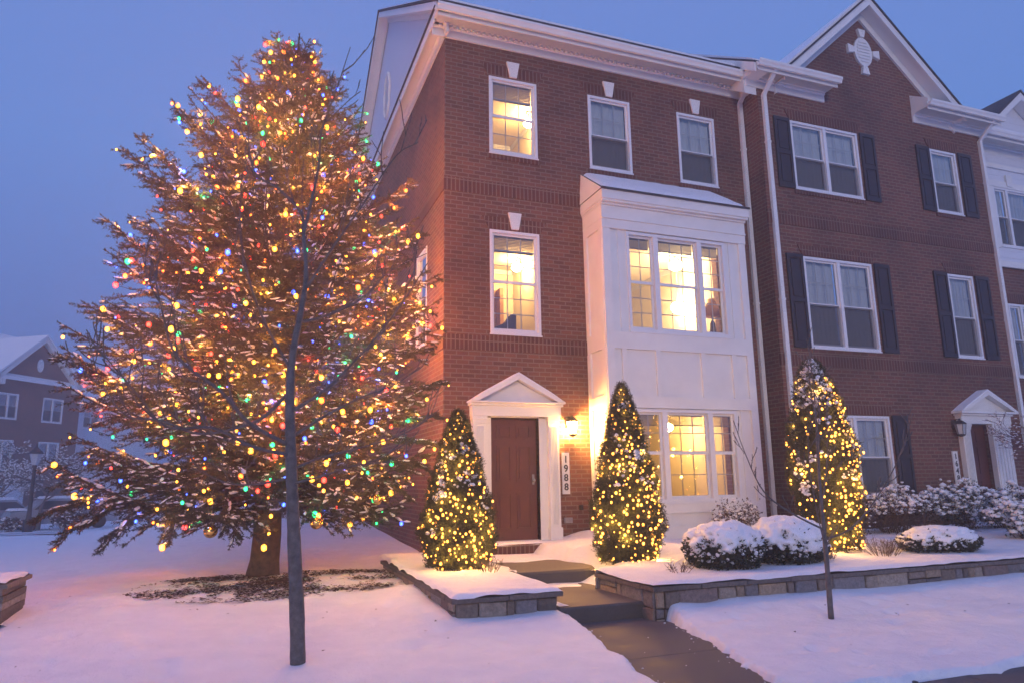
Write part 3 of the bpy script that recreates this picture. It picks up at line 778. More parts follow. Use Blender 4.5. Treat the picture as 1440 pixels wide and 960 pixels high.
mb = MB(front(BY)); mb.box(BX0 + .05, BX1 - .05, .05, .68, -.1, .42); mb.build('brick_base', M['brick'], h1)
# utility boxes right of the door
mb = MB(front(D1)); mb.box(5.12, 5.27, -.03, 0, .78, .87); mb.box(5.135, 5.185, -.042, -.03, .80, .85); mb.box(5.205, 5.255, -.042, -.03, .80, .85); mb.build('outlet_cover', M['metal'], h1)
mb = MB(front(D1)); mb.box(5.41, 5.48, -.03, 0, .99, 1.07); mb.box(5.43, 5.46, -.045, -.03, 1.01, 1.05); mb.build('vent_cover', M['black'], h1)

# ---- rooms behind the lit windows
def room(x0, x1, y0, y1, z0, z1, m_, mf, name='room'):
    mb = MB()
    mb.quad((x0, y1, z0), (x1, y1, z0), (x1, y1, z1), (x0, y1, z1)); mb.quad((x0, y0, z0), (x0, y1, z0), (x0, y1, z1), (x0, y0, z1)); mb.quad((x1, y0, z0), (x1, y1, z0), (x1, y1, z1), (x1, y0, z1))
    mb.quad((x0, y0, z1), (x1, y0, z1), (x1, y1, z1), (x0, y1, z1)); mb.quad((x0, y0, z0), (x1, y0, z0), (x1, y1, z0), (x0, y1, z0), 1)
    # crown and base mouldings, door casing
    mb.box(x0 + .003, x1 - .003, y1 - .03, y1 - .003, z1 - .11, z1 - .003, 2); mb.box(x0 + .003, x1 - .003, y1 - .02, y1 - .003, z0 + .003, z0 + .13, 2)
    mb.box(x0 + .003, x0 + .03, y0, y1 - .04, z1 - .11, z1 - .003, 2); mb.box(x1 - .03, x1 - .003, y0, y1 - .04, z1 - .11, z1 - .003, 2)
    return mb.build(name, [m_, mf, M['vinyl']], h1)
room(3.25, 5.4, D1 + .17, 14.2, 6.45, 9.1, M['wallwarm'], M['wood'])
room(3.25, 5.4, D1 + .17, 14.2, 3.35, 6.1, M['wallwarm'], M['wood'])
room(5.74, 8.68, BY + .15, 15.2, 3.35, 6.1, M['wallwhite'], M['wood'])
room(5.74, 8.68, BY + .15, 14.8, .46, 2.95, M['wallwarm'], M['wood'])
def globe_lamp(name, x, y, z, r, ztop, m_, label, cat='ceiling lamp', group=None):
    e = empty(name, (x, y, ztop), label, cat, group)
    mb = MB(); mb.lathe((x, y, z), [(r * math.sin(math.pi * k / 10) + .001, -r * math.cos(math.pi * k / 10) * .8) for k in range(11)], 16); mb.build('globe', m_, e)
    mb = MB(); mb.tube([(x, y, z + r * .8), (x, y, ztop - .03)], .012, 6); mb.lathe((x, y, ztop - .03), [(.07, 0), (.07, .012), (.05, .03)], 12); mb.build('stem', M['metal'], e)
globe_lamp('pendant_lamp', 8.20, 12.0, 5.84, .14, 6.1, M['roomlamp'], 'bright white globe lamp hanging high behind the middle upper bay window', group='lamps inside the house')
globe_lamp('pendant_lamp', 8.42, 12.3, 5.03, .16, 6.1, M['roomlamp'], 'lower bright globe lamp behind the middle upper bay window, hanging on a long stem', group='lamps inside the house')
globe_lamp('pendant_lamp', 8.05, 12.4, 2.52, .11, 2.95, M['roomlamp_soft'], 'warm globe lamp on the ceiling behind the ground floor bay window', group='lamps inside the house')
globe_lamp('pendant_lamp', 5.15, 13.3, 5.9, .11, 6.1, M['roomlamp_soft'], 'warm ceiling globe inside the second floor window above the door', group='lamps inside the house')
globe_lamp('pendant_lamp', 5.2, 12.6, 8.85, .11, 9.1, M['roomlamp_soft'], 'warm ceiling globe inside the top floor corner window', group='lamps inside the house')
# things seen in the rooms
e = empty('table_lamp', (8.43, 11.2, 4.10), 'table lamp with a tapered tan shade behind the right upper bay window', 'table lamp')
mb = MB(); mb.lathe((8.43, 11.2, 4.60), [(.19, 0), (.07, .34)], 16); mb.build('lamp_shade', M['wood'], e)
mb = MB(); mb.lathe((8.43, 11.2, 4.10), [(.09, 0), (.09, .02), (.03, .06), (.06, .2), (.05, .35), (.015, .42), (.015, .52)], 12); mb.build('base', M['fabric'], e)
e = empty('sideboard', (7.75, 11.25, 3.36), 'low wooden sideboard below the upper bay windows', 'sideboard')
mb = MB(); mb.box(6.9, 8.6, 11.0, 11.5, 3.45, 4.10); mb.build('cabinet', M['wood'], e)
for x in (6.95, 8.5):
    for y in (11.05, 11.4): mb = MB(); mb.box(x, x + .05, y, y + .05, 3.352, 3.45); mb.build('leg', M['wood'], e)
e = empty('wall_cabinet', (7.2, 13.6, 1.0), 'honey coloured kitchen cabinets seen through the ground floor bay window', 'cabinet')
mb = MB(); mb.box(6.0, 7.95, 13.3, 14.0, .47, 2.35); mb.build('carcass', M['wood'], e)
for k in range(4):
    mb = MB(); x = 6.03 + k * .48; mb.box(x, x + .44, 13.275, 13.298, 1.45, 2.3); mb.box(x + .06, x + .38, 13.262, 13.274, 1.52, 2.23); mb.build('door', M['wood'], e)
mb = MB(); mb.box(5.98, 7.97, 13.1, 13.298, 1.25, 1.29); mb.build('worktop', M['fabric'], e)
e = empty('armchair', (4.2, 12.0, 3.36), 'dark armchair back showing at the bottom of the second floor corner window', 'armchair')
mb = MB(); pts = [(4.05, 3.9), (4.05, 4.12), (4.12, 4.24), (4.35, 4.34), (4.46, 4.50), (4.56, 4.50), (4.56, 3.9)]
mb.prism([(x, 11.85, z) for x, z in pts], (0, .18, 0)); mb.build('backrest', M['fabric'], e)
mb = MB(); mb.box(3.8, 4.55, 11.9, 12.55, 3.5, 3.9); mb.build('seat', M['fabric'], e)
for x in (3.85, 4.44):
    for y in (11.95, 12.45): mb = MB(); mb.box(x, x + .06, y, y + .06, 3.352, 3.5); mb.build('leg', M['wood'], e)
e = tag((lambda mb: (mb.box(4.98, 5.06, 13.9, 14.19, 3.36, 5.6), mb.box(4.45, 4.53, 14.12, 14.19, 3.36, 5.6), mb.box(4.53, 4.98, 14.14, 14.19, 5.52, 5.6), mb.box(4.53, 4.98, 14.155, 14.185, 3.36, 5.52)) and mb.build('door_casing', M['wood'], h1))(MB()))
e = MB(); e.prism([(4.35, 13.95, 6.5), (4.5, 13.95, 6.5), (5.2, 13.95, 8.6), (5.05, 13.95, 8.6)], (0, .2, 0)); e.box(4.95, 5.12, 13.3, 13.9, 6.46, 8.3); e.build('stair_rail', M['wood'], h1)

# ------------------------------------------------------------------ right townhouse
D2 = 10.7; RX0, RX1 = 9.58, 16.16
h2 = empty('townhouse', (12.9, 14, 0), 'red brick townhouse with a steep front gable, black shutters and dark windows', 'townhouse', 'attached brick townhouses')
R3d = (10.36, 12.20, 7.33, 8.86); R3s = (14.38, 15.22, 7.33, 8.86); R2d = (10.36, 12.18, 3.99, 5.865); R2s = (14.40, 15.20, 3.99, 5.865); R1d = (10.36, 12.18, 1.08, 2.665)
RD = (14.32, 14.98, .55, 2.52)
mb = MB(front(D2)); holed(mb, RX0, RX1, -.3, 9.5, [R3d, R3s, R2d, R2s, R1d, RD])
mb.poly([(RX0 + .0, 0, 9.5), (RX1, 0, 9.5), (15.2, 0, 9.52), (12.65, 0, 11.86), (10.1, 0, 9.52)])
mb.quad((RX0, 0, -.3), (RX0, .5, -.3), (RX0, .5, 9.6), (RX0, 0, 9.6)); mb.quad((RX1, 0, -.3), (RX1, 4, -.3), (RX1, 4, 9.6), (RX1, 0, 9.6))
mb.build('brick_wall', M['brick'], h2)
for z0, z1 in ((6.50, 6.78), (3.60, 3.86)): band(h2, front(D2), RX0 - .012, RX1 + .012, z0, z1)
for q in (R3d, R3s, R2d, R2s, R1d): arch_sill(h2, front(D2), q, .10, q[2] < 3.9 or q[2] > 4.1, .025)
def dbl(a, b_): m_ = (a + b_) / 2; return [(a, m_ - .04), (m_ + .04, b_)]
for q in (R3d, R2d, R1d): window(h2, front(D2), dbl(q[0], q[1]), q[2], q[3], False, (3, 2, 0), frac=.48)
for q in (R3s, R2s): window(h2, front(D2), [q[:2]], q[2], q[3], False, (3, 2, 0), frac=.48)
def shutter(parent, x0, x1, z0, z1, y):
    mb = MB(front(y)); s = .06
    mb.box(x0, x1, -.02, -.002, z0, z1)
    zm = z0 + (z1 - z0) * .5
    for (a, b_, c, d) in ((x0, x0 + s, z0, z1), (x1 - s, x1, z0, z1), (x0 + s, x1 - s, z0, z0 + .09), (x0 + s, x1 - s, z1 - .08, z1), (x0 + s, x1 - s, zm - .04, zm + .04)): mb.box(a, b_, -.042, -.0205, c, d)
    for (c, d) in ((z0 + .13, zm - .08), (zm + .08, z1 - .12)): mb.box(x0 + s + .035, x1 - s - .035, -.034, -.0203, c, d)
    mb.build('shutter', M['shutter'], parent)
for q in (R3d, R2d, R1d, R3s, R2s):
    shutter(h2, q[0] - .44, q[0] - .03, q[2] - .02, q[3] + .02, D2); shutter(h2, q[1] + .06, q[1] + .48, q[2] - .02, q[3] + .02, D2)
cornice(h2, 9.28, 11.36, D2, 9.44, dent=False); cornice(h2, 13.98, 16.35, D2, 9.44, dent=False)
# side return of the cornice
mb = MB(); mb.box(9.25, 9.575, 10.27, 11.3, 9.60, 9.74); mb.box(9.535, 9.577, 10.7, 11.19, 9.44, 9.60); mb.build('cornice', M['white'], h2)
downspout(h2, RX0 + .13, D2, .35, 9.42)
downspout(h2, RX1 - .07, D2, .35, 9.42)
# front gable rakes and roof
ap = (12.65, 12.12)
for sgn, xe in ((-1, 10.02), (1, 15.28)):
    dx, dz = xe - ap[0], 9.74 - ap[1]
    mb = MB(); t = .20
    mb.prism([(ap[0], D2 - .36, ap[1] - t), (ap[0], D2 - .36, ap[1]), (xe, D2 - .36, 9.74), (xe, D2 - .36, 9.74 - t)], (0, .04, 0))
    mb.prism([(ap[0], D2 - .32, ap[1] - t + .04), (ap[0], D2 - .32, ap[1] - t + .07), (xe, D2 - .32, 9.74 - t + .07), (xe, D2 - .32, 9.74 - t + .04)], (0, .31, 0))
    mb.prism([(ap[0], D2 - .05, ap[1] - t - .16), (ap[0], D2 - .05, ap[1] - t + .04), (xe, D2 - .05, 9.74 - t + .04), (xe, D2 - .05, 9.74 - t - .16)], (0, .047, 0))
    mb.build('rake_board', M['white'], h2)
    mb = MB(); mb.prism([(ap[0], D2 - .39, ap[1] + .002), (ap[0], D2 - .39, ap[1] + .05), (xe + sgn * .05, D2 - .39, 9.74), (xe + sgn * .05, D2 - .39, 9.69)], (0, 7, 0)); rf = mb.build('roof', M['shingle'], h2)
    mb = MB(); mb.prism([(ap[0], D2 - .30, ap[1] + .05), (ap[0], D2 - .30, ap[1] + .13), (xe + sgn * .02, D2 - .30, 9.82), (xe + sgn * .02, D2 - .30, 9.75)], (0, 6.9, 0)); mb.build('roof_snow', M['snow'], rf)
mb = MB(); mb.prism([(13.985, 10.262, 9.70), (13.985, 10.695, 9.745), (13.985, 10.695, 10.12), (13.985, 10.262, 9.84)], (.03, 0, 0)); mb.build('roof_end_board', M['white'], h2)
# main roof of the right house
def slope(y): return 9.78 + (y - 10.3) * .66
mb = MB()
for yb, ye, xa, xb in ((10.28, 17.0, 9.22, 11.40), (10.95, 17.0, 11.40, 14.02), (10.28, 17.0, 14.02, 16.42), (23.7, 17.0, 9.22, 16.42)):
    ze = 9.72 + 6.72 * .66; zb = 9.72 + (.0 if yb > 20 else (yb - 10.28) * .66)
    mb.prism([(xa, yb, zb), (xa, ye, ze), (xa, ye, ze + .05), (xa, yb, zb + .05)], (xb - xa, 0, 0))
rf = mb.build('roof', M['shingle'], h2)
mb = MB()
for yb, ye, xa, xb in ((10.40, 17.0, 9.28, 11.38), (11.0, 17.0, 11.38, 13.96), (10.40, 17.0, 14.05, 16.38), (23.6, 17.0, 9.28, 16.38)):
    ze = 9.80 + 6.72 * .66; zb = 9.85 + (.0 if yb > 20 else (yb - 10.40) * .66)
    mb.prism([(xa, yb, zb), (xa, ye, ze), (xa, ye, ze + .08), (xa, yb, zb + .05)], (xb - xa, 0, 0))
mb.build('roof_snow', M['snow'], rf)
mb = MB(); yb, ye, zb, ze = 10.28, 17.0, 9.52, 9.52 + 6.72 * .66
mb.prism([(9.20, yb, zb), (9.20, ye, ze), (9.20, ye, ze + .20), (9.20, yb, zb + .20)], (.035, 0, 0)); mb.prism([(9.24, yb + .4, zb - .25), (9.24, ye, ze - .25), (9.24, ye, ze), (9.24, yb + .4, zb + .05)], (.3, 0, 0))
mb.build('rake_board', M['white'], h2)
# gable medallion
mb = MB(front(D2)); n = 28; cx, cz = 12.66, 10.93
mb.prism([(cx + .26 * math.cos(2 * math.pi * k / n), -.05, cz + .36 * math.sin(2 * math.pi * k / n)) for k in range(n)], (0, .048, 0))
for k in range(7):
    zz = cz - .24 + k * .08; hw = .19 * math.sqrt(max(.01, 1 - ((zz - cz) / .30) ** 2)); mb.box(cx - hw, cx + hw, -.068, -.0505, zz - .018, zz + .018)
for ang in (0, 90, 180, 270):
    c, s = math.cos(R(ang)), math.sin(R(ang)); r_ = .27 if ang % 180 == 0 else .37
    q = [(r_, -.06), (r_ + .19, -.11), (r_ + .19, .11), (r_, .06)]
    mb.prism([(cx + a * c - b_ * s, -.07, cz + a * s + b_ * c) for a, b_ in q], (0, .068, 0))
mb.build('medallion', M['white'], h2)
mb = MB(front(D2)); a, b_, z0, z1 = RD; mb.box(a, b_, .085, .125, z0, z1)
for (p, q) in ((a + .1, (a + b_) / 2 - .05), ((a + b_) / 2 + .05, b_ - .1)):
    for (r0_, r1_) in ((z0 + .2, z0 + .8), (z0 + .95, z0 + 1.5), (z0 + 1.62, z0 + 1.85)): mb.box(p, q, .072, .0848, r0_, r1_)
dr = mb.build('door', M['door'], h2)
mb = MB(front(D2)); mb.lathe((a + .09, .05, z0 + .95), [(.012, -.03), (.03, -.02), (.034, 0), (.03, .02), (.012, .03)], 10); mb.build('handle', M['metal'], dr)
door_surround(h2, 14.08, 14.32, 14.98, 15.52, .40, 2.54, D2, 2.80, 3.24, 13.96, 15.68)

# ------------------------------------------------------------------ far right townhouse
D3 = 11.2; h3 = empty('townhouse', (19, 14, 0), 'townhouse at the right edge with white siding above brick and a small front gable', 'townhouse', 'attached brick townhouses')
A3 = (17.05, 18.4, 6.95, 8.5); A2 = (17.0, 18.4, 3.72, 5.5)
mb = MB(front(D3)); holed(mb, 16.17, 21, -.3, 6.45, [A2]); mb.build('brick_wall', M['brick'], h3)
mb = MB(front(D3 - .03)); holed(mb, 16.17, 21, 6.45, 9.5, [A3]); mb.build('siding_wall', M['siding'], h3)
mb = MB(front(D3)); mb.box(16.17, 21, -.08, -.031, 6.40, 6.55); mb.box(16.17, 21, -.07, -.031, 9.0, 9.12); mb.box(16.9, 18.55, -.06, -.031, 8.5, 8.66); mb.box(17.55, 17.75, -.08, -.031, 8.55, 8.85); mb.box(16.9, 17.04, -.05, -.031, 6.9, 8.5); mb.build('trim', M['white'], h3)
window(h3, front(D3 - .03), [(17.05, 17.50), (17.58, 18.4)], A3[2], A3[3], False, (3, 2, 0)); window(h3, front(D3), [(17.0, 17.42), (17.50, 18.4)], A2[2], A2[3], False, (3, 2, 0))
mb = MB(front(D3)); mb.box(16.9, 18.5, -.02, .05, 5.53, 5.76); mb.build('soldier_course', M['soldier'], h3)
cornice(h3, 16.4, 21, D3, 9.42, dent=False)
mb = MB(); mb.poly([(16.7, D3 - .2, 9.74), (19.3, D3 - .2, 9.74), (17.95, D3 - .2, 10.85)]); mb.build('gable_siding', M['siding'], h3)
for sgn, xe in ((-1, 16.5), (1, 19.5)):
    mb = MB(); mb.prism([(17.95, D3 - .5, 10.78), (17.95, D3 - .5, 10.98), (xe, D3 - .5, 9.78), (xe, D3 - .5, 9.62)], (0, .29, 0)); mb.build('rake_board', M['white'], h3)
    mb = MB(); mb.prism([(17.95, D3 - .52, 10.985), (17.95, D3 - .52, 11.05), (xe, D3 - .52, 9.85), (xe, D3 - .52, 9.785)], (0, 5, 0)); mb.build('roof', M['shingle'], h3)
mb = MB(); mb.prism([(16.3, 10.75, 9.76), (16.3, 17, 13.9), (16.3, 17, 14.0), (16.3, 10.75, 9.86)], (6, 0, 0)); mb.build('roof', M['snow'], h3)

# ------------------------------------------------------------------ lanterns and number plaques
def lantern(x, y, z, lit, label):
    e = empty('wall_lantern', (x, y, z), label, 'lantern', 'lanterns beside the front doors')
    mb = MB(); mb.lathe((x, y - .008, z + .10), [(.055, -.1), (.06, -.05), (.06, .05), (.055, .1)], 10); mb.tube([(x, y - .02, z + .15), (x, y - .07, z + .21), (x, y - .14, z + .20), (x, y - .15, z + .12)], .012, 6); mb.build('bracket', M['black'], e)
    yc = y - .15
    mb = MB(); mb.lathe((x, yc, z - .10), [(.075, 0), (.105, .20)], 6, smooth=False); mb.build('glass', M['lantern_lit'] if lit else M['streetlight_glass'], e)
    mb = MB(); mb.lathe((x, yc, z + .103), [(.125, 0), (.12, .015), (.06, .07), (.02, .085), (.012, .12)], 6, smooth=False); mb.lathe((x, yc, z - .125), [(.03, -.03), (.08, 0), (.08, .02)], 6, smooth=False)
    for k in range(6):
        t = 2 * math.pi * k / 6; mb.tube([(x + .080 * math.cos(t), yc + .080 * math.sin(t), z - .11), (x + .110 * math.cos(t), yc + .110 * math.sin(t), z + .105)], .006, 4)
    mb.build('cage', M['black'], e)
    if lit: point_light('lantern_lamp', (x, yc, z), (1, .46, .11), 640, .05, e)
lantern(5.26, D1, 2.38, True, 'glowing black wall lantern between the lit door and the white bay')
lantern(13.98, D2, 2.42, False, 'unlit black wall lantern left of the right hand house door')
def plaque(x0, x1, z0, z1, y, digits, label):
    e = empty('number_plaque', ((x0 + x1) / 2, y, z0), label, 'number plaque', 'house number plaques')
    mb = MB(front(y)); mb.box(x0, x1, -.025, -.001, z0, z1); mb.box(x0 + .008, x1 - .008, -.03, -.0255, z0 + .008, z1 - .008); mb.build('board', M['plaque'], e)
    n = len(digits); h = (z1 - z0 - .08) / n
    for i, ch in enumerate(digits):
        cu = bpy.data.curves.new('digit', 'FONT'); cu.body = ch; cu.size = h * 1.05; cu.align_x = 'CENTER'; cu.align_y = 'CENTER'; cu.extrude = .002; cu.offset = .004
        to = bpy.data.objects.new('tmp', cu); COL.objects.link(to); bpy.context.view_layer.update()
        me = bpy.data.meshes.new_from_object(to.evaluated_get(bpy.context.evaluated_depsgraph_get())); bpy.data.objects.remove(to)
        zc = z1 - .04 - h * (i + .5)
        me.transform(Matrix.Translation(((x0 + x1) / 2, y - .033, zc)) @ Matrix.Rotation(math.pi / 2, 4, 'X'))
        me.materials.clear(); me.materials.append(M['digit']); link_mesh('digit', me, e)
plaque(5.10, 5.24, 1.26, 1.96, D1, '1988', 'white vertical number plaque reading 1988 under the glowing lantern')
plaque(13.81, 13.96, 1.30, 1.97, D2, '1648', 'white vertical number plaque reading 1648 beside the right hand door')

# ------------------------------------------------------------------ vegetation helpers
def needles_on(P0, P1, per_m, length, width, rngx, tipfan=True):
    """segments P0->P1 (n,3); returns verts (3k,3) of single-triangle needles"""
    P0 = np.asarray(P0, float); P1 = np.asarray(P1, float)
    d = P1 - P0; L = np.linalg.norm(d, axis=1); d = d / np.maximum(L, 1e-6)[:, None]
    cnt = np.maximum(3, (L * per_m).astype(int)); rep = np.repeat(np.arange(len(P0)), cnt); n = len(rep)
    t = rngx.random(n); dd = d[rep]; base = P0[rep] + (P1 - P0)[rep] * t[:, None]
    rnd = rngx.normal(size=(n, 3)); rnd[:, 2] += .25
    perp = rnd - (rnd * dd).sum(1)[:, None] * dd; perp /= np.maximum(np.linalg.norm(perp, axis=1), 1e-6)[:, None]
    ang = rngx.uniform(.55, 1.05, n)[:, None]
    dirn = dd * np.cos(ang) + perp * np.sin(ang)
    ln = (length * rngx.uniform(.7, 1.2, n) * (1 - .35 * t))[:, None]
    tip = base + dirn * ln
    sd = np.cross(dirn, rngx.normal(size=(n, 3))); sd /= np.maximum(np.linalg.norm(sd, axis=1), 1e-6)[:, None]
    wv = sd * width / 2
    a = base - wv + dirn * ln * .12; b_ = base + wv + dirn * ln * .12
    V = np.empty((3 * n, 3)); V[0::3] = a; V[1::3] = b_; V[2::3] = tip
    return V
def sticks(P0, P1, r0, r1, rngx=None):
    """3-sided tapered prisms as quads"""
    P0 = np.asarray(P0, float); P1 = np.asarray(P1, float); n = len(P0)
    d = P1 - P0; d /= np.maximum(np.linalg.norm(d, axis=1), 1e-6)[:, None]
    a = np.where(np.abs(d[:, 2:3]) < .9, np.array([[0, 0, 1.]]), np.array([[1., 0, 0]]))
    u = np.cross(d, a); u /= np.linalg.norm(u, axis=1)[:, None]; w_ = np.cross(d, u)
    r0 = np.broadcast_to(np.asarray(r0, float).reshape(-1, 1), (n, 1)); r1 = np.broadcast_to(np.asarray(r1, float).reshape(-1, 1), (n, 1))
    V = np.empty((n, 6, 3))
    for k in range(3):
        t = 2 * math.pi * k / 3; o = u * math.cos(t) + w_ * math.sin(t)
        V[:, k] = P0 + o * r0; V[:, 3 + k] = P1 + o * r1
    F = np.array([(0, 1, 4, 3), (1, 2, 5, 4), (2, 0, 3, 5)]); F = (F[None] + (np.arange(n) * 6)[:, None, None]).reshape(-1, 4)
    return V.reshape(-1, 3), F
def merge_mesh(name, tris, quads, mats, mi_t, mi_q, parent, smooth_q=False):
    """tris: vertex array (3k,3); quads: (V,F)"""
    V1 = np.asarray(tris, np.float32); V2, F2 = quads; V2 = np.asarray(V2, np.float32)
    V = np.concatenate([V1, V2]) if len(V2) else V1
    nt = len(V1) // 3; nq = len(F2)
    loops = np.concatenate([np.arange(len(V1)), (np.asarray(F2).ravel() + len(V1))]).astype(np.int32)
    starts = np.concatenate([np.arange(nt) * 3, len(V1) + np.arange(nq) * 4]).astype(np.int32)
    me = bpy.data.meshes.new(name); me.vertices.add(len(V)); me.vertices.foreach_set('co', V.ravel())
    me.loops.add(len(loops)); me.loops.foreach_set('vertex_index', loops)
    me.polygons.add(nt + nq); me.polygons.foreach_set('loop_start', starts)
    for m in mats: me.materials.append(m)
    mi = np.concatenate([np.full(nt, mi_t), np.full(nq, mi_q)]).astype(np.int32); me.polygons.foreach_set('material_index', mi)
    me.update(calc_edges=True); me.validate()
    return link_mesh(name, me, parent)

ico = []
def ico_unit(sub=1):
    import bmesh
    bm = bmesh.new(); bmesh.ops.create_icosphere(bm, subdivisions=sub, radius=1)
    V = np.array([v.co[:] for v in bm.verts]); F = np.array([[v.index for v in f.verts] for f in bm.faces]); bm.free(); return V, F
ICO1 = ico_unit(1); ICO2 = ico_unit(2)
def blobs(C, S, jitter=.18, base=ICO1, rngx=rng):
    """many lumpy ellipsoids: centres C (n,3), radii S (n,3)"""
    V0, F0 = base; C = np.asarray(C, float); S = np.asarray(S, float); n = len(C)
    J = 1 + rngx.uniform(-jitter, jitter, (n, len(V0), 1))
    V = C[:, None] + V0[None] * S[:, None] * J
    F = F0[None] + (np.arange(n) * len(V0))[:, None, None]
    return V.reshape(-1, 3), F.reshape(-1, 3)

_C, _S = crumbs(); _V, _F = blobs(_C, _S, .3); tag(np_mesh('snow_crumbs', _V, _F, M['snow']), kind='stuff')
# bulb meshes that copies share
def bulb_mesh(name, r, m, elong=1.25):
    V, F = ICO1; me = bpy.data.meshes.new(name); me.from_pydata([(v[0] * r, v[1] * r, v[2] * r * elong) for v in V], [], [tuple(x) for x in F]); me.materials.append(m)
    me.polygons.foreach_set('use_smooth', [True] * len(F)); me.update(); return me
def light_string(name, loc, label, pts, cols, rad, camxy=(0, 0, 1.5), wire=None, group=None, nlamp=80, watt=2.6, lowcut=None):
    rg_l = np.random.default_rng(len(pts))
    """one string of lights: wire, the 100 bulbs nearest the camera, the rest as one stuff part"""
    e = empty(name, loc, label, 'string lights', group)
    pts = np.asarray(pts); d = np.linalg.norm(pts - np.array(camxy), axis=1); order = np.argsort(d)
    near = order[:100]; rest = order[100:]
    for i in rg_l.permutation(len(pts))[:nlamp]: point_light('bulb_lamp', pts[i], LAMPC[cols[i]], watt * LAMPP[cols[i]] * (.28 if lowcut and pts[i][2] < lowcut else 1.7 if lowcut and pts[i][0] > 1.5 else 1), .03, e)
    cache = {}
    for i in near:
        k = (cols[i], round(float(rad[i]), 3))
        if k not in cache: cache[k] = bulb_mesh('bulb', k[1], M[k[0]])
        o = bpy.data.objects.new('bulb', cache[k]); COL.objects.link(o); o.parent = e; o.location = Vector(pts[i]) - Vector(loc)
    if len(rest):
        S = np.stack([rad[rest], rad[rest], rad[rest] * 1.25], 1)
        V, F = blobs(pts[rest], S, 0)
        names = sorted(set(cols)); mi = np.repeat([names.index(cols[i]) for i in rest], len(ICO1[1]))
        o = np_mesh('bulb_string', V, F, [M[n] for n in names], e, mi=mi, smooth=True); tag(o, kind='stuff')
    if wire is not None and len(wire[0]):
        V, F = sticks(wire[0], wire[1], .004, .004); np_mesh('wire', V, F, M['wire'], e)
    return e

# ------------------------------------------------------------------ the big lit spruce
LEAN = .15; TB = Vector((.31, 11.0, .20)); TH = 8.4
def tree_radius(h, az):
    """outline radius at height h (above base) - left side fuller"""
    prof_h = [.6, 1.2, 2.2, 2.9, 4.0, 5.0, 6.0, 7.2, 8.0, 8.4]
    prof_r = [2.4, 2.55, 2.6, 2.62, 2.45, 2.02, 1.45, .78, .26, .05]
    r = float(np.interp(h, prof_h, prof_r))
    return r * (1.0 - .09 * math.cos(az)) * (1 + .10 * min(0, math.sin(az)))
fir = empty('spruce_tree', TB, 'tall spruce tree with snowy branches covered in coloured lights left of the house', 'tree')
mb = MB(); pts = []; rad = []
for k in range(24):
    t = k / 23; pts.append((TB.x + .03 * math.sin(k * .8) + LEAN * t, TB.y + .02 * math.cos(k), TB.z - .12 + t * (TH - .1))); rad.append(.205 * (1 - t) ** .85 + .006 + (.05 if k == 0 else 0))
mb.tube(pts, rad, 14); mb.build('trunk', M['bark'], fir)
rf_ = np.random.default_rng(5); rr_ = random.Random(3)
A0, A1, AR = [], [], []      # wood sticks
N0, N1 = [], []              # needle segments
SN = []                      # snow pieces (p0,p1,r)
TIPS = []                    # points where bulbs can hang
def seg(p, q, r): A0.append(p); A1.append(q); AR.append(r)
def clipx(p):
    return p
h = 1.12
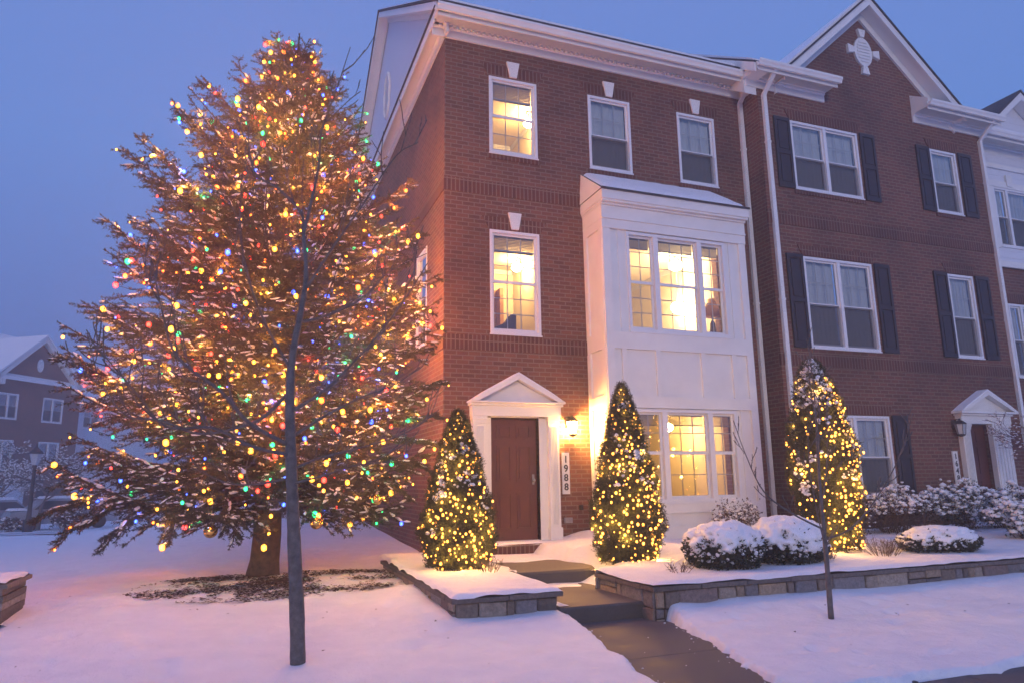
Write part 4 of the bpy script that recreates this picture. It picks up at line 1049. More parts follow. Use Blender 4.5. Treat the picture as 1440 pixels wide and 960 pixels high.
while h < TH - .12:
    t = h / TH; nb = rr_.choice([9, 9, 10, 11]) if h < 5 else rr_.choice([7, 8, 8, 9]) if h < 7 else rr_.choice([5, 6])
    if h < 1.3: nb = 9
    a0 = rr_.random() * 6.28
    for k in range(nb):
        az = a0 + k * 6.283 / nb + rr_.uniform(-.3, .3); ca, sa = math.cos(az), math.sin(az)
        L = tree_radius(h, az) * rr_.choice([.62, .8, .9, .95, .98, 1., 1.03]) * rr_.uniform(.93, 1.05)
        hh = h + rr_.uniform(-.12, .12)
        if h > 2.8 and sa < -.25: L = min(L, 2.42)
        if h < 2.8 and sa < -.25: L = min(L, 2.62)
        # keep clear of the house wall
        if ca > .05 and TB.y + sa * L > 11.05:
            L = min(L, (2.66 - TB.x) / ca)
        up0 = -.14 + .95 * t ** 1.5 + rr_.uniform(-.10, .10); curve = (.34 if t < .75 else .2) + rr_.uniform(-.08, .12)
        n = max(5, int(L / .16)); P = []
        for i in range(n + 1):
            s = i / n
            wob = .05 * math.sin(s * 7 + k + h * 3) * s
            P.append(np.array([TB.x + LEAN * hh / TH + ca * L * s - sa * wob, TB.y + sa * L * s + ca * wob, TB.z + hh + L * (up0 * s - .30 * (1 - t) * s * (1 - s) * 1.2 + curve * .5 * s * s * (1 if t > .12 else .2) - (.16 * s * s if t < .12 else 0))]))
        r0 = .010 + .011 * L
        for i in range(n):
            seg(P[i], P[i + 1], r0 * (1 - .85 * i / n))
            if i >= n * .22: N0.append(P[i]); N1.append(P[i + 1])
            if i > n * .3 and rr_.random() < .60 * (1.1 - t * .7): SN.append((P[i], P[i + 1], .018 + .020 * rr_.random()))
        out = np.array([ca, sa, 0.]); lat = np.array([-sa, ca, 0.])
        dv = P[-1] - P[-2]; dv /= np.linalg.norm(dv); e_ = P[-1] + dv * .16; N0.append(P[-1]); N1.append(e_); seg(P[-1], e_, .006)
        TIPS.append((P[-1] * .5 + e_ * .5, az))
        # side branchlets
        i = 1 if L < 1 else 2; 
        while i <= n:
            s = i / n
            for sd in (-1, 1):
                if rr_.random() < .10: continue
                l2 = min(.80, (1 - s) * .55 * L + .14 + rr_.uniform(-.04, .12)) * rr_.uniform(.7, 1.1)
                fw = rr_.uniform(.55, .95)
                d2 = out * fw + lat * sd * rr_.uniform(.7, 1.0) + np.array([0, 0, rr_.uniform(-.12, .26) + .25 * t])
                d2 /= np.linalg.norm(d2); drp = rr_.uniform(.15, .62) * (1 - t)
                if P[i][0] + d2[0] * l2 > 2.80 and P[i][1] + d2[1] * l2 > 11.05: continue
                m2 = max(2, int(l2 / .15)); Q = [P[i] + d2 * l2 * (j / m2) + np.array([0, 0, -drp * l2 * (j / m2) ** 1.6]) for j in range(m2 + 1)]
                for j in range(m2):
                    seg(Q[j], Q[j + 1], .007 * (1 - .5 * j / m2)); N0.append(Q[j]); N1.append(Q[j + 1])
                    if rr_.random() < .34 * (1.15 - t): SN.append((Q[j], Q[j + 1], .015 + .018 * rr_.random()))
                    # tertiary sprigs
                    if l2 > .18:
                        for s3 in (-1, 1):
                            l3 = min(.26, .45 * l2 * (1 - j / m2) + .07) * rr_.uniform(.7, 1.2)
                            pd = np.cross(d2, np.array([0, 0, 1.])); d3 = d2 * .8 + pd * s3 * .65 + np.array([0, 0, rr_.uniform(-.28, .15)]); d3 /= np.linalg.norm(d3)
                            q = Q[j] + (Q[j + 1] - Q[j]) * rr_.random(); e3 = q + d3 * l3
                            N0.append(q); N1.append(e3)
                            if rr_.random() < .10 * (1.15 - t): SN.append((q, e3, .013 + .012 * rr_.random()))
                TIPS.append((Q[-1], az))
            i += 1
    h += (.25 if h < 6 else .20) * rr_.uniform(.85, 1.15)
# leader
for k in range(26):
    z0 = TH - .5 + rr_.uniform(-.5, .35); a = rr_.random() * 6.28; l = rr_.uniform(.14, .34) * (1.2 - (z0 - TH + 1) * .5)
    p = np.array([TB.x + LEAN, TB.y, TB.z + z0]); q = p + np.array([math.cos(a) * l * .62, math.sin(a) * l * .62, l * .9]); seg(p, q, .006); N0.append(p); N1.append(q)
p = np.array([TB.x + LEAN, TB.y, TB.z + TH - .5]); q = p + np.array([0, 0, .72]); seg(p, q, .010); N0.append(p); N1.append(q)
# a few hanging boughs under the left edge and towards the house corner
for (x, y, z, dx, dy, dz, L) in ((-1.10, 10.3, 1.25, -.55, -.2, -.42, .70), (-1.45, 10.5, 1.3, -.7, -.1, -.38, .85), (-1.7, 10.6, 1.4, -.8, -.1, -.22, .8), (-.6, 10.1, 1.3, -.3, -.15, -.45, .55), (-.2, 10.0, 1.3, .1, -.1, -.4, .45), (1.3, 10.2, 1.45, .5, -.15, -.45, .6), (1.5, 10.0, 1.6, .7, -.2, -.22, .75), (1.7, 10.1, 1.85, .75, -.15, -.06, .85), (1.9, 10.2, 2.35, .75, -.1, .20, .85), (2.0, 10.3, 2.75, .75, -.1, .32, .9), (1.9, 10.35, 2.1, .8, -.1, .05, .85), (1.85, 10.3, 3.3, .75, -.1, .26, .8), (1.7, 10.3, 3.9, .75, -.1, .32, .8), (1.5, 10.3, 4.5, .7, -.1, .4, .8)):
    d = np.array([dx, dy, dz]); d /= np.linalg.norm(d); p = np.array([x, y, z]); m2 = 9; Q = [p + d * L * j / m2 + np.array([.03 * math.sin(j * 1.1 + x), .03 * math.sin(j * .8 + z), -.16 * L * (j / m2) ** 2 + .02 * math.sin(j * 1.3)]) for j in range(m2 + 1)]
    for j in range(m2):
        seg(Q[j], Q[j + 1], .007); N0.append(Q[j]); N1.append(Q[j + 1])
        if rr_.random() < .45: SN.append((Q[j], Q[j + 1], .024))
        for s3 in (-1, 1):
            pd = np.cross(d, np.array([0, 0, 1.])); pd /= np.linalg.norm(pd); l3 = .40 * (1 - .65 * j / m2) * rr_.uniform(.7, 1.2); d3 = d * .8 + pd * s3 * .7 + np.array([0, 0, rr_.uniform(-.35, .05)]); d3 /= np.linalg.norm(d3); q = Q[j]; e3 = q + d3 * l3; N0.append(q); N1.append(e3); seg(q, e3, .004)
            if rr_.random() < .3: SN.append((q, e3, .017))
            for s4 in (-1, 1):
                d4 = d3 * .8 + d * .3 + np.cross(d3, np.array([0, 0, 1.])) * s4 * .6 + np.array([0, 0, rr_.uniform(-.3, .1)]); d4 /= np.linalg.norm(d4); q4 = q + d3 * l3 * rr_.uniform(.3, .7); N0.append(q4); N1.append(q4 + d4 * l3 * .45)
    TIPS.append((Q[-1], -1.5)); TIPS.append((Q[m2 // 2], -1.5)); TIPS.append((Q[2], -1.5))
    # tie back to the trunk
    tk = np.array([TB.x, TB.y, z + .08]); seg(tk, p, .014)
    for j in range(3, 9):
        a_ = tk + (p - tk) * j / 9; b2 = tk + (p - tk) * (j + 1) / 9; N0.append(a_); N1.append(b2)
N0 = np.array(N0); N1 = np.array(N1)
NV = needles_on(N0, N1, 185, .056, .0115, rf_)
SV, SF = sticks(np.array(A0), np.array(A1), np.array(AR), np.array(AR) * .85)
merge_mesh('crown', NV, (SV, SF), [M['needle'], M['twig']], 0, 1, fir)
# snow lying along the boughs
C, S, Rm = [], [], []
V0, F0 = ICO1; SVs = []; 
for (p, q, r) in SN:
    d = q - p; l = np.linalg.norm(d); d = d / l; u = np.cross(d, [0, 0, 1.]); nu = np.linalg.norm(u)
    if nu < .3: continue
    u /= nu; w_ = np.cross(u, d)
    c_ = (p + q) / 2 + np.array([0, 0, .022]); J = 1 + rf_.uniform(-.35, .35, (len(V0), 1))
    SVs.append(c_ + (V0[:, :1] * d * min(l, .14) * .5 + V0[:, 1:2] * u * r * 1.15 + V0[:, 2:] * w_ * r * .6) * J)
SVs = np.array(SVs); F = F0[None] + (np.arange(len(SVs)) * len(V0))[:, None, None]
np_mesh('snow', SVs.reshape(-1, 3), F.reshape(-1, 3), M['snow'], fir, smooth=True)
# bulbs on the tips, spread by rejection
cand = [(t_[0], t_[1]) for t_ in TIPS]; rr_.shuffle(cand)
bp, ba = [], []
for p, az in cand:
    facing = -(math.sin(az)) * .96 - .10 * math.cos(az)
    pr = .95 if facing > .1 or math.cos(az) > .6 else .6 if facing > -.3 else .25
    if rr_.random() > pr: continue
    p = np.array(p) + np.array([rr_.uniform(-.05, .05), rr_.uniform(-.05, .05) - .05, -.035 if p[2] > 2 else .0])
    p = p + (np.array([TB.x, TB.y, p[2]]) - p) * (rr_.choice([0, 0, .05, .12, .2, .3, .42]) if p[2] > 2.0 else 0)
    if any(abs(p[2] - q[2]) < .115 and np.linalg.norm(p - q) < .115 for q in bp): continue
    bp.append(p); ba.append(az)
    if len(bp) >= 1150: break
bp = np.array(bp)
cols = [rr_.choices(['amber', 'orange', 'red', 'green', 'blue'], [.45, .17, .14, .10, .14])[0] for _ in bp]
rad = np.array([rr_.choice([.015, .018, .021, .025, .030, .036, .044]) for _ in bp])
o_ = np.lexsort((np.arctan2(bp[:, 1] - TB.y, bp[:, 0] - TB.x), np.round(bp[:, 2] / .35)))
w0, w1 = [], []
for a, b_ in zip(o_[:-1], o_[1:]):
    if np.linalg.norm(bp[a] - bp[b_]) < .75:
        m_ = (bp[a] + bp[b_]) / 2 + np.array([0, 0, -.05]); w0 += [bp[a], m_]; w1 += [m_, bp[b_]]
light_string('light_string', TB, 'amber, red, green and blue bulbs strung all over the tall spruce', bp, cols, rad, wire=(w0, w1), nlamp=560, watt=13.5, lowcut=2.3)
# baubles under the lowest boughs
for (x, y, z, lab, r) in ((-.36, 9.9, .93, 'gold bauble hanging below the spruce, left of its trunk', .085), (.93, 9.9, .99, 'gold bauble hanging below the spruce, just right of the slim bare trunk', .085), (1.72, 9.9, 1.27, 'yellow gold bauble on the lowest bough nearest the stone planter', .075)):
    e = empty('bauble', (x, y, z + r), lab, 'bauble', 'gold baubles on the spruce')
    mb = MB(); mb.lathe((x, y, z), [(r * math.sin(math.pi * k / 10) + .001, -r * math.cos(math.pi * k / 10)) for k in range(11)], 18); mb.build('ball', M['gold'], e)
    mb = MB(); mb.lathe((x, y, z + r - .004), [(.02, 0), (.02, .022), (.006, .03)], 10); mb.tube([(x, y, z + r + .02), (x, y + .02, z + r + .16), (x, y + .10, z + r + .30)], .003, 4); mb.build('cap', M['metal'], e)
# litter of needles under the tree
V = []; 
for k in range(16000):
    a = rr_.random() * 6.28; q = rr_.random() ** .6
    x = TB.x + .15 + math.cos(a) * q * 1.75; y = TB.y - .95 + math.sin(a) * q * 1.15
    dens = .5 + n3(x * 1.3, y * 1.9, 5) * 1.3 + n3(x * 5, y * 5, 2) * .7 + .42 - q * .55
    if rr_.random() > dens: continue
    s = rr_.uniform(.010, .036); z = gz(x, y) + rr_.uniform(.0, .012); b_ = rr_.random() * 6.28
    for j in range(3): V.append((x + math.cos(b_ + j * 2.1) * s * rr_.uniform(.5, 1.2), y + math.sin(b_ + j * 2.1) * s * rr_.uniform(.5, 1.2), z + rr_.uniform(0, .012)))
for k in range(70):
    x, y = (rr_.uniform(-3, 2.2), rr_.uniform(4.4, 10)) if k < 48 else (rr_.uniform(4.6, 9), rr_.uniform(4.5, 6.7)); s = rr_.uniform(.008, .022); z = gz(x, y) + .006; b_ = rr_.random() * 6.28
    for j in range(3): V.append((x + math.cos(b_ + j * 2.1) * s * rr_.uniform(.4, 1.4), y + math.sin(b_ + j * 2.1) * s * rr_.uniform(.4, 1.4), z + rr_.uniform(0, .014)))
lit_ = np_mesh('leaf_litter', V, np.arange(len(V)).reshape(-1, 3), M['litter']); tag(lit_, kind='stuff')

# ------------------------------------------------------------------ dwarf spruces with white lights
def cone_tree(x, y, z0, ztop, R0, label, llabel, nl, seed, rounded=.25, snowtop=0., lean=0., pw=.72):
    rg = np.random.default_rng(seed); H = ztop - z0
    def rp_(t): return R0 * np.where(t < rounded, .74 + .26 * np.sin(np.clip(t / rounded, 0, 1) * math.pi / 2), np.clip((1 - t) / (1 - rounded), 0, 1) ** pw)
    e = empty('dwarf_spruce', (x, y, z0), label, 'conifer', 'cone shaped spruces with white lights')
    n = 26000; t = rg.random(n * 3); keep = rg.random(n * 3) * R0 < rp_(t) + .06; t = t[keep][:n]; n = len(t)
    a = rg.uniform(0, 6.283, n); lump = 1 + .10 * np.sin(a * 5 + t * 23) + .07 * np.sin(a * 9 - t * 31) 
    q = 1 - np.abs(rg.normal(0, .13, n)); rr2 = rp_(t) * lump * q
    P0 = np.stack([x + lean * t * H + rr2 * np.cos(a), y + rr2 * np.sin(a), z0 + t * H], 1)
    d = np.stack([np.cos(a) * .75, np.sin(a) * .75, rg.uniform(.15, .9, n)], 1) + rg.normal(0, .28, (n, 3)); d /= np.linalg.norm(d, axis=1)[:, None]
    ln = rg.uniform(.035, .085, n)[:, None]
    NV = needles_on(P0, P0 + d * ln, 80, .036, .0095, rg)
    # inner branches
    m_ = 420; t2 = rg.random(m_) * .95; a2 = rg.uniform(0, 6.283, m_); r2 = rp_(t2) * .92
    B0 = np.stack([np.full(m_, x) + lean * t2 * H, np.full(m_, y), z0 + np.maximum(.03, t2 * H - .12)], 1); B1 = np.stack([x + lean * t2 * H + r2 * np.cos(a2), y + r2 * np.sin(a2), z0 + t2 * H], 1)
    merge_mesh('crown', NV, sticks(B0, B1, .009, .003), [M['needle2'], M['twig']], 0, 1, e)
    mb = MB(); mb.tube([(x, y, z0 - .08), (x + lean * H * .5, y, z0 + H * .5), (x + lean * H * .96, y, z0 + H * .96)], [.05, .03, .006], 8)
    prof = [(.001, .03)] + [(float(rp_(np.array(tt))) * .58, .03 + tt * (H - .1)) for tt in np.linspace(0, .96, 16)]
    mb.build('trunk', M['bark'], e)
    mb = MB(); mb.lathe((x, y, z0), prof, 18, smooth=True); mb.build('inner_foliage', M['needle2'], e)
    # snow clumps
    C, S = [], []
    for k in range(13):
        tt = rg.uniform(.22, .88); aa = -1.57 + rg.normal(0, 1.0)
        rr3 = float(rp_(np.array(tt))) * 1.02
        for j in range(rg.integers(5, 16)):
            da, dz_ = rg.normal(0, .15 / max(.2, rr3)) * .42, rg.normal(0, .045)
            r3 = float(rp_(np.array(min(.99, tt + dz_ / H)))) * rg.uniform(.95, 1.06)
            C.append((x + lean * tt * H + r3 * math.cos(aa + da), y + r3 * math.sin(aa + da), z0 + tt * H + dz_)); s = rg.uniform(.012, .030); S.append((s * 1.2, s * 1.2, s))
    if snowtop:
        for k in range(int(520 * snowtop / .3)):
            tt = 1 - snowtop * rg.random() ** 1.4; aa = rg.uniform(0, 6.283); r3 = float(rp_(np.array(tt))) * rg.uniform(.8, 1.08); s = rg.uniform(.016, .036)
            C.append((x + lean * tt * H + r3 * math.cos(aa), y + r3 * math.sin(aa), z0 + tt * H)); S.append((s * 1.2, s * 1.2, s))
    for k in range(26):
        tt = rg.uniform(.88, 1); aa = rg.uniform(0, 6.283); r3 = float(rp_(np.array(tt))); s = rg.uniform(.01, .02)
        C.append((x + lean * tt * H + r3 * math.cos(aa), y + r3 * math.sin(aa), z0 + tt * H)); S.append((s, s, s * .8))
    V, F = blobs(C, S, .2, rngx=rg); tag(np_mesh('snow', V, F, M['snow'], e, smooth=True), kind='stuff')
    # lights
    P = []; tries = 0
    while len(P) < nl and tries < 14000:
        tries += 1
        tt = rg.random() * (.99 - snowtop * .35); 
        if rg.random() * R0 > max(.22 * R0, float(rp_(np.array(tt)))): continue
        aa = -1.57 + (rg.normal(0, .95) if rg.random() < .75 else rg.uniform(-3.14, 3.14)); lum = 1 + .10 * math.sin(aa * 5 + tt * 23) + .07 * math.sin(aa * 9 - tt * 31)
        r3 = float(rp_(np.array(tt))) * lum * rg.uniform(.98, 1.07)
        p = np.array([x + lean * tt * H + r3 * math.cos(aa), y + r3 * math.sin(aa), z0 + max(.05, tt * H)])
        if any(np.linalg.norm(p - q_) < .044 for q_ in P): continue
        P.append(p)
    P = np.array(P); o = np.lexsort((np.arctan2(P[:, 1] - y, P[:, 0] - x), np.round(P[:, 2] / .16)))
    w0 = [P[i] for i, j in zip(o[:-1], o[1:]) if np.linalg.norm(P[i] - P[j]) < .4]; w1 = [P[j] for i, j in zip(o[:-1], o[1:]) if np.linalg.norm(P[i] - P[j]) < .4]
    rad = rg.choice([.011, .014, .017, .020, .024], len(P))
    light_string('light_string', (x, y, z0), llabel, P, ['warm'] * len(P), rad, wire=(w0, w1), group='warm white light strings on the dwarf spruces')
cone_tree(2.66, 9.15, .38, 2.42, .455, 'lit cone shaped spruce standing in the planter left of the front door', 'warm white bulbs wound round the spruce left of the front door', 290, 21)
cone_tree(4.98, 8.8, .38, 2.82, .46, 'lit cone shaped spruce in front of the white bay, right of the front door', 'warm white bulbs wound round the spruce before the white bay', 340, 22)
cone_tree(8.28, 8.5, .42, 3.27, .475, 'lit cone shaped spruce with a snow capped tip beside the white downspout', 'warm white bulbs wound round the snow capped spruce by the downspout', 360, 23, .50, .27, -.035, .55)

# ------------------------------------------------------------------ bare trees
def wand(pts, n):
    """Catmull-Rom through pts"""
    P = [Vector(p) for p in pts]; P = [P[0] * 2 - P[1]] + P + [P[-1] * 2 - P[-2]]; out = []
    for i in range(1, len(P) - 2):
        for k in range(n):
            t = k / n; a, b_, c_, d = P[i - 1], P[i], P[i + 1], P[i + 2]
            out.append(.5 * ((2 * b_) + (c_ - a) * t + (2 * a - 5 * b_ + 4 * c_ - d) * t * t + (3 * b_ - a - 3 * c_ + d) * t ** 3))
    out.append(P[-2]); return out
def bare_tree(name, label, base, trunk, limbs, seed, r_base, bud=.006, twig_l=.5, cat='tree', tm=.55, snow=False):
    """trunk: list of (x,y,z,r); limbs: list of (pts, r0)"""
    rx = random.Random(seed); e = empty(name, base, label, cat)
    T = wand([p[:3] for p in trunk], 8); L = len(T); rs = np.interp(np.linspace(0, len(trunk) - 1, L), range(len(trunk)), [p[3] for p in trunk])
    mb = MB(); mb.tube(T, [r * (1 + .04 * rx.uniform(-1, 1)) for r in rs], 12); mb.build('trunk', M['barkgrey'], e)
    mb = MB(); bl = []; sn = []
    def limb(pts, r0, depth):
        r1 = r0 * .28 if depth else .0032
        P = pts; n = len(P)
        mb.tube(P, [max(.0042, r0 + (r0 * .22 - r0) * (i / (n - 1))) for i in range(n)], 6 if r0 > .008 else 4)
        for i in range(2, n - 1):
            if rx.random() < .5 and r0 < .02: bl.append(P[i] + Vector((rx.uniform(-1, 1), rx.uniform(-1, 1), rx.uniform(-.3, 1))) * r0 * .9)
            if snow and rx.random() < .5: sn.append((P[i], r0))
        if depth < 2:
            i = 3 + rx.randrange(3)
            while i < n - 1:
                d = (P[i + 1] - P[i]).normalized(); side_ = Vector((rx.uniform(-1, 1), rx.uniform(-1, 1), rx.uniform(-.2, .9))); side_ = (side_ - d * side_.dot(d)).normalized()
                l = twig_l * (1 - .55 * i / n) * rx.uniform(.5, 1.15) * (.62 if depth else 1)
                dd = (d * .85 + side_ * .6).normalized(); q = [P[i]]; m_ = 7
                for k in range(1, m_ + 1):
                    dd = (dd + Vector((rx.uniform(-.12, .12), rx.uniform(-.12, .12), rx.uniform(-.01, .22)))).normalized(); q.append(q[-1] + dd * l / m_)
                limb(q, max(.0035, r0 * .45), depth + 1)
                i += rx.choice([2, 3, 3]) if depth == 0 else rx.choice([2, 3, 4])
    for pts, r0 in limbs: limb(wand(pts, 5), r0 * 1.25, 0)
    o = mb.build('branch_crown', M['barkgrey'], e)
    if bl:
        V, F = blobs(np.array([tuple(p) for p in bl]), np.array([[bud, bud, bud * 1.5]] * len(bl)), .1); tag(np_mesh('buds', V, F, M['barkgrey'], e), kind='stuff')
    if sn:
        V, F = blobs(np.array([(p.x, p.y, p.z + r * .8) for p, r in sn]), np.array([[.016, .016, .009]] * len(sn)), .2); tag(np_mesh('snow', V, F, M['snow'], e, smooth=True), kind='stuff')
    return e
Yt = 6.38
def FT(x, z, dy=0.): return (x, Yt + dy, z)
bare_tree('bare_tree', 'slim leafless young tree with a grey trunk standing in the snow before the lit spruce', (.50, Yt, 0),
    [(.505, Yt, -.08, .075), (.495, Yt, .04, .064), (.47, Yt, .45, .060), (.42, Yt, 1.05, .054), (.37, Yt, 1.68, .047), (.335, Yt, 2.23, .040), (.34, Yt, 2.6, .032), (.40, Yt, 3.05, .026), (.425, Yt, 3.36, .021), (.38, Yt, 3.78, .016)],
    [([FT(.38, 3.78), FT(.36, 3.95, .05), FT(.16, 4.18, .12), FT(-.05, 4.32, .16), FT(-.13, 4.62, .2), FT(-.14, 4.9, .22)], .013),
     ([FT(.385, 3.72), FT(.45, 4.1, -.05), FT(.49, 4.4, -.08), FT(.50, 4.72, -.1), FT(.62, 5.15, -.14), FT(.73, 5.6, -.16)], .014),
     ([FT(.42, 3.2), FT(.62, 3.55, -.15), FT(.86, 3.95, -.25), FT(1.15, 4.45, -.35), FT(1.35, 4.6, -.4)], .011),
     ([FT(.37, 2.9), FT(.62, 3.0, .1), FT(.95, 3.22, .25), FT(1.25, 3.55, .3), FT(1.62, 3.78, .35)], .012),
     ([FT(.345, 2.45), FT(.10, 2.85, -.1), FT(-.05, 3.2, -.2), FT(-.14, 3.6, -.25), FT(-.16, 4.1, -.28)], .010),
     ([FT(.33, 2.1), FT(.60, 2.28, -.2), FT(.95, 2.66, -.4), FT(1.22, 3.05, -.5), FT(1.42, 3.4, -.55)], .013),
     ([FT(.335, 2.3), FT(.10, 2.05, .1), FT(-.35, 1.93, .25), FT(-.7, 2.05, .35), FT(-.98, 2.1, .4), FT(-1.2, 2.4, .42), FT(-1.32, 2.75, .45)], .012),
     ([FT(.36, 1.82), FT(.02, 2.0, -.1), FT(-.22, 2.25, -.2), FT(-.55, 2.5, -.3), FT(-.68, 2.85, -.35), FT(-.78, 3.25, -.4)], .016),
     ([FT(.365, 1.74), FT(.05, 1.80, -.25), FT(-.25, 1.93, -.5), FT(-.55, 1.92, -.7), FT(-.75, 2.15, -.85), FT(-.98, 2.42, -.95)], .013),
     ([FT(.38, 1.62), FT(.62, 1.72, .15), FT(1.0, 1.82, .3), FT(1.4, 1.95, .4), FT(1.72, 2.15, .5)], .012),
     ([FT(.37, 1.9), FT(.66, 2.1, .2), FT(1.0, 2.3, .4), FT(1.35, 2.45, .55), FT(1.62, 2.65, .6)], .012),
     ([FT(.385, 1.5), FT(.60, 1.56, -.3), FT(.85, 1.64, -.5), FT(1.1, 1.66, -.65)], .009),
     ([FT(.375, 1.55), FT(.1, 1.5, .25), FT(-.15, 1.52, .45), FT(-.45, 1.66, .6)], .010)], 4, .07, twig_l=.66)
Yt = 5.97
bare_tree('sapling', 'thin leafless sapling standing in the snow before the long stone planter', (5.68, Yt, 0),
    [(5.695, Yt, -.05, .034), (5.69, Yt, .10, .030), (5.70, Yt, .5, .026), (5.705, Yt, .85, .023), (5.71, Yt, 1.4, .017), (5.73, Yt, 1.9, .012)],
    [([FT(5.73, 1.9), FT(5.78, 2.3, .03), FT(5.80, 2.7, .05), FT(5.80, 3.0, .08)], .008),
     ([FT(5.71, 1.55), FT(5.66, 1.95, -.1), FT(5.57, 2.35, -.15), FT(5.52, 2.75, -.2)], .008),
     ([FT(5.705, .95), FT(5.4, 1.12, .1), FT(5.14, 1.35, .2), FT(4.98, 1.75, .25), FT(4.9, 2.1, .3)], .009),
     ([FT(5.705, .85), FT(5.95, .95, -.1), FT(6.25, 1.25, -.2), FT(6.55, 1.7, -.3), FT(6.75, 2.15, -.35)], .009),
     ([FT(5.70, .75), FT(5.5, .85, -.2), FT(5.3, 1.2, -.35), FT(5.22, 1.6, -.4), FT(5.2, 2.0, -.45)], .007),
     ([FT(5.71, 1.2), FT(5.95, 1.5, .15), FT(6.12, 1.9, .25), FT(6.2, 2.3, .3)], .007)], 9, .03, twig_l=.38, tm=.8)

# ------------------------------------------------------------------ shrubs
def leaf_tris(C, N, size, rg):
    n = len(C); d = N + rg.normal(0, .55, (n, 3)); d /= np.linalg.norm(d, axis=1)[:, None]
    s = np.cross(d, rg.normal(size=(n, 3))); s /= np.linalg.norm(s, axis=1)[:, None]; sz = (size * rg.uniform(.6, 1.3, n))[:, None]
    V = np.empty((3 * n, 3)); V[0::3] = C - s * sz * .4; V[1::3] = C + s * sz * .4; V[2::3] = C + d * sz
    return V
def mound_shrub(x, y, z0, rx, ry, hz_, label, seed, snow_lo=.15, leaf='leafdark', cat='shrub', group='snow covered shrubs in the long planter'):
    rg = np.random.default_rng(seed); e = empty('boxwood_shrub', (x, y, z0), label, cat, group)
    V0, F0 = ico_unit(5); n0 = V0.copy()
    def rad_(d):
        return np.array([1 + .10 * n3(*(v * 2.1 + seed)) + .05 * n3(*(v * 5. + seed)) for v in d])
    def cov(d):
        return np.array([ss(snow_lo, snow_lo + .16, v[2] + .45 * n3(*(v * 2.3 + seed * 2)) + .55 * n3(*(v * 6.5 + seed)) + .25 * n3(*(v * 14. + seed))) for v in d])
    V0 = V0[V0[:, 2] > -.45] if False else V0
    r = rad_(V0); c_ = cov(V0)
    sc = np.array([rx, ry, hz_ * .60]); cen = np.array([x, y, z0 + hz_ * .40])
    lump = np.array([n3(*(v * 9 + 3)) for v in V0]) * .07 + np.array([n3(*(v * 18 + 3)) for v in V0]) * .03 + np.array([n3(*(v * 4 + 8)) for v in V0]) * .08
    P = cen + V0 * sc * (r * (.86 + .16 * c_) + lump * c_)[:, None]; P[:, 2] = np.maximum(P[:, 2], z0 - .06)
    ok = c_[F0].max(1) > .05
    np_mesh('snow', P, F0[ok], M['snow'], e, smooth=True)
    core = cen + V0 * sc * (r * .80)[:, None]; core[:, 2] = np.maximum(core[:, 2], z0 - .06)
    np_mesh('inner_foliage', core, F0, M[leaf], e, smooth=True)
    n = 9000; d = rg.normal(size=(n, 3)); d /= np.linalg.norm(d, axis=1)[:, None]; d = d[d[:, 2] > -.65]
    cv = cov(d); d = d[(cv < .5) | (rg.random(len(d)) < .02)]
    C = cen + d * sc * (rad_(d) * rg.uniform(.80, 1.03, len(d)))[:, None]; C = C[C[:, 2] > z0 - .03]
    dd = (C - cen) / sc
    np_mesh('foliage', leaf_tris(C, dd + np.array([0, 0, .3]), .034, rg), np.arange(3 * len(C)).reshape(-1, 3), M[leaf], e)
    # little snow dabs caught between the leaves
    k = 140; d = rg.normal(size=(k, 3)); d /= np.linalg.norm(d, axis=1)[:, None]; d[:, 1] = -abs(d[:, 1]); d[:, 2] *= .6
    C = cen + d * sc * .97; s = rg.uniform(.008, .024, k); V, F = blobs(C, np.stack([s * 1.2, s * 1.2, s], 1), .25, rngx=rg); np_mesh('snow_dab', V, F, M['snow'], e, smooth=True).__setitem__('kind', 'stuff')
mound_shrub(5.78, 7.78, .38, .52, .46, .56, 'round snow capped boxwood nearest the white bay, left one of a touching pair', 31)
mound_shrub(6.80, 7.80, .38, .56, .46, .60, 'round snow capped boxwood behind the sapling, right one of a touching pair', 32, .02)
mound_shrub(9.55, 7.78, .40, .66, .42, .36, 'low wide snow capped mound shrub below the right hand ground floor window', 33, .10)
